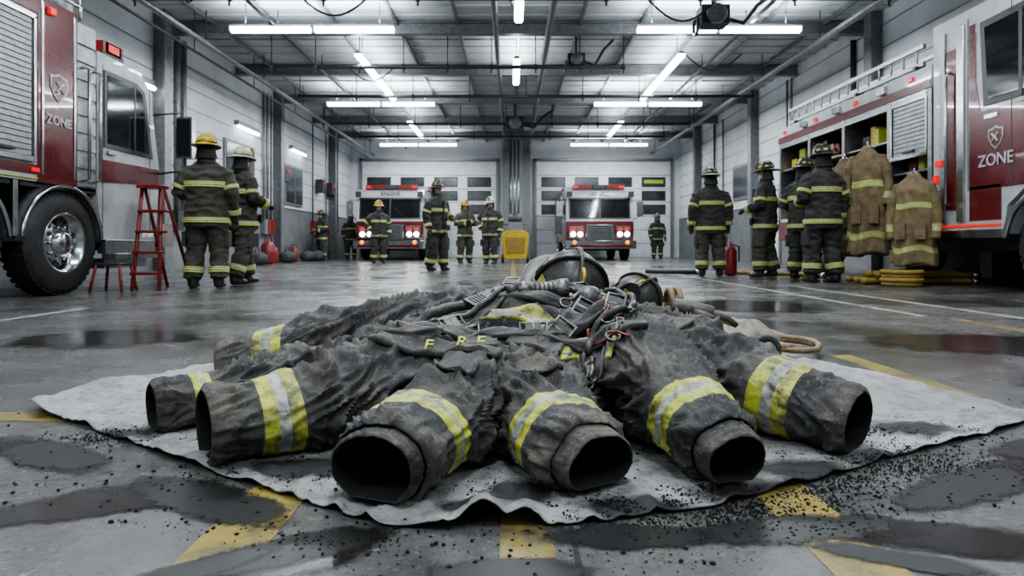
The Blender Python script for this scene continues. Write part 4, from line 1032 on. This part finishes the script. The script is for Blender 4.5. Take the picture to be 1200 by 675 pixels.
ribbon(b, [(.22, 2.4), (.24, 2.2), (.21, 2.0), (.13, 1.84), (.09, 1.66)], .065, WEB, th=.018)
ribbon(b, [(.33, 2.35), (.34, 2.15), (.30, 1.96), (.23, 1.78), (.20, 1.60)], .055, WEB, th=.018)
ribbon(b, [(-.34, 1.88), (-.16, 1.82), (.02, 1.79), (.2, 1.77), (.36, 1.80)], .06, WEB, th=.02)
ribbon(b, [(-.04, 2.12), (.1, 2.06), (.28, 2.04)], .045, WEB, th=.022)
ribbon(b, [(.08, 1.80), (.2, 1.90), (.32, 2.02)], .055, WEB, th=.024)
def place(x, y, rz=0, lift=.02, d=DIR):
    p, n = hit(x, y, d); n = (n + Vector((0, -.6, .8)) * 1.5).normalized(); xa = Vector((math.cos(rz), math.sin(rz), 0)); ya = n.cross(xa).normalized(); xa = ya.cross(n)
    return Matrix.Translation(p + n * lift) @ Matrix(((xa.x, ya.x, n.x, 0), (xa.y, ya.y, n.y, 0), (xa.z, ya.z, n.z, 0), (0, 0, 0, 1)))
def buckle(x, y, rz, k=1, m=DIRTYM):
    M = place(x, y, rz, .032)
    a, c, t = .028 * k, .021 * k, .0042 * k
    b.tube([(-a, -c, 0), (a, -c, 0), (a, c, 0), (-a, c, 0), (-a, -c, 0)], t, m, 8, M=M); b.tube([(0, -c, 0), (0, c, 0)], t * .9, m, 8, M=M)
    b.box(-a * .6, a * .6, -c * .9, c * .9, -.006, .003, DPLAST, M)
for x, y, r, k in ((.21, 2.0, 1.3, 1.3), (.13, 1.84, 1.2, 1.4), (.30, 1.96, 1.3, 1.2), (.22, 1.77, 0, 1.6), (-.12, 1.82, .1, 1.4), (-.18, 1.94, .6, 1.2), (.0, 2.25, 1.3, 1.1), (.2, 1.64, 1, 1.2), (.06, 1.79, 0, 1.3)): buckle(x, y, r, k)
for x, y, r in ((.27, 1.84, .4), (.26, 1.70, 1.2), (.16, 2.05, .9), (-.28, 2.02, .3), (.18, 1.60, 1.5)):
    M = place(x, y, r, .032)
    b.torus((0, 0, 0), .018, .0034, DIRTYM, 'z', 20, 8, M=M); b.tube([(.015, 0, 0), (.04, 0, .004), (.06, .006, 0)], [.006, .007, .005], DIRTYM, 8, M=M)
    b.tube([(.06, .006, 0), (.08, .014, 0), (.084, -.004, 0), (.064, -.006, 0)], .004, DIRTYM, 8, M=M)
M = place(.09, 2.12, .12, .05)
b.tube([(-.075, 0, 0), (-.04, 0, 0), (-.038, 0, 0), (.05, 0, 0), (.055, 0, 0), (.085, 0, 0)], [.028, .028, .024, .024, .032, .034], DIRTYM, 24, M=M, ref=(0, 0, 1))
for q in range(5): b.torus((-.02 + q * .014, 0, 0), .0245, .0025, DSTEEL, 'x', 20, 6, M=M)
b.tube([(-.11, 0, 0), (-.075, 0, 0)], .018, DPLAST, 16, M=M, ref=(0, 0, 1))
M = place(.24, 2.08, .9, .038); b.lathe([(.01, -.02), (.034, -.018), (.038, 0), (.034, .022), (.015, .03)], (0, 0, 0), 'z', DPLAST, 24, M=M); b.torus((0, 0, .022), .024, .004, DIRTYM, 'z', 20, 6, M=M)
M = place(-.10, 2.22, .8, .03); b.box(-.06, .06, -.028, .028, -.018, .018, DPLAST, M); b.tube([(.06, .012, 0), (.18, .02, .03)], .006, DPLAST, 8, M=M); b.lathe([(.01, 0), (.011, .018)], (.05, -.01, .018), 'z', DIRTYM, 12, M=M)
for q in range(5): b.box(-.045 + q * .012, -.039 + q * .012, -.02, .02, .018, .0205, DSTEEL, M)
def drape(pts, r, m, lift=.02, rib=False, n=60):
    P3 = [Vector((*p, 0)) for p in pts]; out = []
    for i in range(len(P3) - 1):
        for j in range(n // (len(P3) - 1)):
            p0, p1, p2, p3 = P3[max(i - 1, 0)], P3[i], P3[i + 1], P3[min(i + 2, len(P3) - 1)]; t = j / (n // (len(P3) - 1))
            q = .5 * ((2 * p1) + (-p0 + p2) * t + (2 * p0 - 5 * p1 + 4 * p2 - p3) * t * t + (-p0 + 3 * p1 - 3 * p2 + p3) * t ** 3); out.append(hit(q.x, q.y)[0] + Vector((0, -.3, .95)) * lift)
    for _ in range(6): out = [out[0]] + [(out[i - 1] + out[i] * 2 + out[i + 1]) / 4 for i in range(1, len(out) - 1)] + [out[-1]]
    b.tube(out, [r * (1 + (.16 if i % 2 else -.08) * rib) for i in range(len(out))], m, 12)
drape([(.06, 2.36), (-.06, 2.27), (-.17, 2.18), (-.26, 2.06), (-.38, 1.93), (-.44, 1.88)], .018, DPLAST, .03, 1, 110)
drape([(.2, 2.12), (.12, 2.2), (0, 2.16), (-.1, 2.05), (-.2, 1.98), (-.33, 1.94)], .010, DPLAST, .03)
drape([(.3, 2.15), (.36, 2.02), (.33, 1.88), (.24, 1.83), (.2, 1.7)], .010, DPLAST, .034)
drape([(.24, 2.05), (.28, 1.92), (.21, 1.82), (.25, 1.72), (.3, 1.66)], .004, REDP, .03)
M = place(-.40, 1.9, .3, .03); b.tube([(-.05, 0, 0), (.05, 0, 0)], [.02, .024], DIRTYM, 16, M=M)
b.obj('straps_and_fittings', HAR)

b = MB(); M = Matrix.Translation((.21, 2.36, .335)) @ Matrix.Rotation(.30, 4, 'Y') @ Matrix.Rotation(.62, 4, 'X') @ Matrix.Rotation(.12, 4, 'Z')
helmet(b, M, H_BLACK, 72, shieldm=H_BLACK, stripe=H_LIME, k=1.08); b.obj('firefighter_helmet')
b = MB(); M = Matrix.Translation((.49, 2.58, .27)) @ Matrix.Rotation(.5, 4, 'Y') @ Matrix.Rotation(.5, 4, 'X') @ Matrix.Rotation(-.5, 4, 'Z')
helmet(b, M, H_BLACK, 56, shieldm=H_BLACK, stripe=H_LIME, k=.88); b.obj('firefighter_helmet')
b = MB(); b.torus((.64, 2.6, .27), .055, .013, TAN, 'x', 28, 10); b.torus((.67, 2.6, .27), .06, .012, TAN, 'x', 28, 10); b.tube([(.655, 2.6, .22), (.64, 2.58, .12), (.68, 2.6, .04)], .012, TAN, 8); b.obj('rope_coil')
b = MB(); pts = []
for i in range(70):
    a = i / 69 * 2 * pi * 1.7; r = .15 + .012 * math.sin(a * 3); pts.append((1.3 + r * math.cos(a), 3.05 + r * 1.3 * math.sin(a), .03 + .02 * (i / 69)))
pts += [(1.2, 3.3, .04), (1.05, 3.35, .035), (.9, 3.2, .035)]
b.tube(pts, .014, TAN, 10); b.obj('rope_coil')
b = MB(); rings = []
for i in range(31):
    a = -pi / 2 + pi * i / 30; c_ = max(.03, math.cos(a)); ring = []
    for k in range(56):
        t = 2 * pi * k / 56; q = 1 + .15 * noise.noise(Vector((math.cos(t) * 2, math.sin(t) * 2, a * 2))) + .05 * math.sin(t * 6 + a * 3)
        ring.append(Vector((.92 + .12 * c_ * math.cos(t) * q, 2.5 + .1 * c_ * math.sin(t) * q, max(.024, .12 + .09 * math.sin(a) * q))))
    rings.append(ring)
b.rings(rings, CREAM, True, True); b.torus((.95, 2.4, .11), .05, .012, DSTEEL, 'y', 24, 8); b.obj('protective_hood')
b = MB()
b.tube([(.58, 2.30, .285), (.64, 2.28, .28), (.71, 2.27, .265)], [(.04, .03), (.048, .03), (.045, .024)], H_CUFF, 14)
for j in range(4): b.tube([(.70, 2.23 + j * .026, .265), (.75, 2.225 + j * .028, .25), (.78, 2.22 + j * .03, .225)], [.013, .012, .01], LIME if j % 2 else H_CUFF, 8)
b.tube([(.64, 2.24, .27), (.67, 2.205, .262), (.70, 2.19, .25)], [.014, .013, .01], H_CUFF, 8); b.obj('work_glove')

# ------------------------------------------------------------------ CHAR DEBRIS
rd = random.Random(11); b = MB()
ICO = [(0, 0, 1), (.89, 0, .45), (.28, .85, .45), (-.72, .53, .45), (-.72, -.53, .45), (.28, -.85, .45), (.72, .53, -.45), (-.28, .85, -.45), (-.89, 0, -.45), (-.28, -.85, -.45), (.72, -.53, -.45), (0, 0, -1)]
IF = [(0, 1, 2), (0, 2, 3), (0, 3, 4), (0, 4, 5), (0, 5, 1), (1, 6, 2), (2, 7, 3), (3, 8, 4), (4, 9, 5), (5, 10, 1), (2, 6, 7), (3, 7, 8), (4, 8, 9), (5, 9, 10), (1, 10, 6), (6, 11, 7), (7, 11, 8), (8, 11, 9), (9, 11, 10), (10, 11, 6)]
OCT = [(0, 0, 1), (1, 0, 0), (0, 1, 0), (-1, 0, 0), (0, -1, 0), (0, 0, -1)]
OF = [(0, 1, 2), (0, 2, 3), (0, 3, 4), (0, 4, 1), (5, 2, 1), (5, 3, 2), (5, 4, 3), (5, 1, 4)]
def inside(x, y):
    c = False; n = len(outline)
    for i in range(n):
        x1, y1 = outline[i]; x2, y2 = outline[(i + 1) % n]
        if (y1 > y) != (y2 > y) and x < (x2 - x1) * (y - y1) / (y2 - y1) + x1: c = not c
    return c
def rock(x, y, r):
    z = (.008 if inside(x, y) else .0) + r * .55
    V, F = (ICO, IF) if r > .0035 else (OCT, OF)
    sx, sy, sz = r * rd.uniform(.7, 1.4), r * rd.uniform(.7, 1.3), r * rd.uniform(.5, .9); a = rd.uniform(0, 6.28); ca, sa = math.cos(a), math.sin(a)
    vs = []
    for v in V:
        k = rd.uniform(.7, 1.25); px, py, pz = v[0] * sx * k, v[1] * sy * k, v[2] * sz * k
        vs.append((x + px * ca - py * sa, y + px * sa + py * ca, z + pz))
    b.add(vs, F, CHAR, False)
for sx, sy, rx, ry in SOOT + [(.52, 1.13, .12, .03), (-.31, 1.08, .07, .03), (.45, 1.20, .08, .03), (.2, 1.13, .1, .03)]:
    n = int(18000 * rx * ry * 3.4) + 160
    for _ in range(n): rock(rd.gauss(sx, rx * .75), rd.gauss(sy, ry * .7), rd.choice((.0012, .0015, .002, .002, .0025, .0025, .0035)))
for _ in range(1900):
    a = rd.gauss(.05, 1.0); rock(a, .98 + abs(a) * .36 + abs(rd.gauss(0, .22)) - .1, rd.choice((.001, .0012, .0012, .0015, .002, .0025, .004)))
b.obj('charcoal_debris', recalc=False)

def stain_mat(name, col, rough, thr, a=.98, c=1.10):
    m = bpy.data.materials.new(name); m.use_nodes = True
    nt = m.node_tree; p = nt.nodes['Principled BSDF']; L = nt.links
    p.inputs['Base Color'].default_value = (*col, 1); p.inputs['Roughness'].default_value = rough
    tc = nt.nodes.new('ShaderNodeTexCoord'); n = nt.nodes.new('ShaderNodeTexNoise'); n.inputs['Scale'].default_value = thr; n.inputs['Detail'].default_value = 12; n.inputs['Roughness'].default_value = .78
    L.new(tc.outputs['Object'], n.inputs['Vector'])
    at = nt.nodes.new('ShaderNodeAttribute'); at.attribute_name = 'fade'
    ad = nt.nodes.new('ShaderNodeMath'); ad.operation = 'ADD'; L.new(n.outputs['Fac'], ad.inputs[0]); L.new(at.outputs['Fac'], ad.inputs[1])
    r = nt.nodes.new('ShaderNodeMapRange'); r.inputs['From Min'].default_value = a; r.inputs['From Max'].default_value = c; L.new(ad.outputs[0], r.inputs['Value'])
    L.new(r.outputs[0], p.inputs['Alpha'])
    bp = nt.nodes.new('ShaderNodeBump'); bp.inputs['Strength'].default_value = .25; bp.inputs['Distance'].default_value = .003
    L.new(n.outputs['Fac'], bp.inputs['Height']); L.new(bp.outputs['Normal'], p.inputs['Normal'])
    return m
SM1 = stain_mat('soot_stain', (.007, .007, .007), .35, 14, .86, 1.08); SM2 = stain_mat('wet_stain', (.024, .022, .021), .11, 5, .95, 1.15)
def stains(name, mt, items, z):
    b = MB(); fade = []
    for cx, cy, rx, ry, ro in items:
        rings = []
        for j in range(9):
            r = max(.01, j / 8); rings.append([Vector((cx + rx * r * math.cos(t) * math.cos(ro) - ry * r * math.sin(t) * math.sin(ro), cy + rx * r * math.cos(t) * math.sin(ro) + ry * r * math.sin(t) * math.cos(ro), z)) for t in [2 * pi * k / 40 for k in range(40)]])
            fade.extend([.80 * (1 - r * r)] * 40)
        b.rings(rings, mt, False, False)
        z += .00005
    o = b.obj(name, recalc=False); a = o.data.attributes.new('fade', 'FLOAT', 'POINT'); a.data.foreach_set('value', fade)
stains('soot_stain', SM1, [(.5, 1.13, .30, .08, .15), (-.36, 1.05, .26, .08, .5), (.2, 1.1, .22, .07, 0), (.95, 1.33, .34, .10, .5), (-.6, 1.26, .34, .10, -.5), (-1.1, 1.53, .3, .11, -.5), (1.35, 1.6, .3, .1, .4), (.0, .98, .2, .07, 0), (-.5, .98, .2, .05, .6), (.62, 1.02, .2, .05, -.4)], .0022)
stains('puddle', SM2, [(-.36, 1.0, .24, .09, .5), (.72, 1.10, .34, .12, -.2), (-.8, 1.25, .38, .14, .4), (1.3, 1.45, .42, .16, .2), (-1.5, 1.55, .5, .2, .2), (2.4, 3.3, .9, .6, 0), (-2.2, 3.5, .8, .6, 0), (2.3, 2.3, .7, .3, 0), (2.0, 5.4, 1.0, 1.0, 0)], .0017)

# ------------------------------------------------------------------ WORLD + CAMERA
w = bpy.data.worlds.new('w'); scene.world = w; w.use_nodes = True
w.node_tree.nodes['Background'].inputs[0].default_value = (.70, .82, .95, 1); w.node_tree.nodes['Background'].inputs[1].default_value = .45
cam = bpy.data.cameras.new('camera'); co = bpy.data.objects.new('camera', cam); COL.objects.link(co)
co.location = (0, 0, .5); co.rotation_euler = (pi / 2, 0, 0)
cam.sensor_width = 36; cam.lens = 36 * 750 / 1200; cam.shift_y = -48.5 / 1200; cam.clip_start = .02
cam.dof.use_dof = True; cam.dof.focus_distance = 1.9; cam.dof.aperture_fstop = 8
scene.camera = co
try:
    scene.view_settings.view_transform = 'AgX'; scene.view_settings.look = 'AgX - Medium High Contrast'; scene.view_settings.exposure = .25
except Exception as e: print(e)
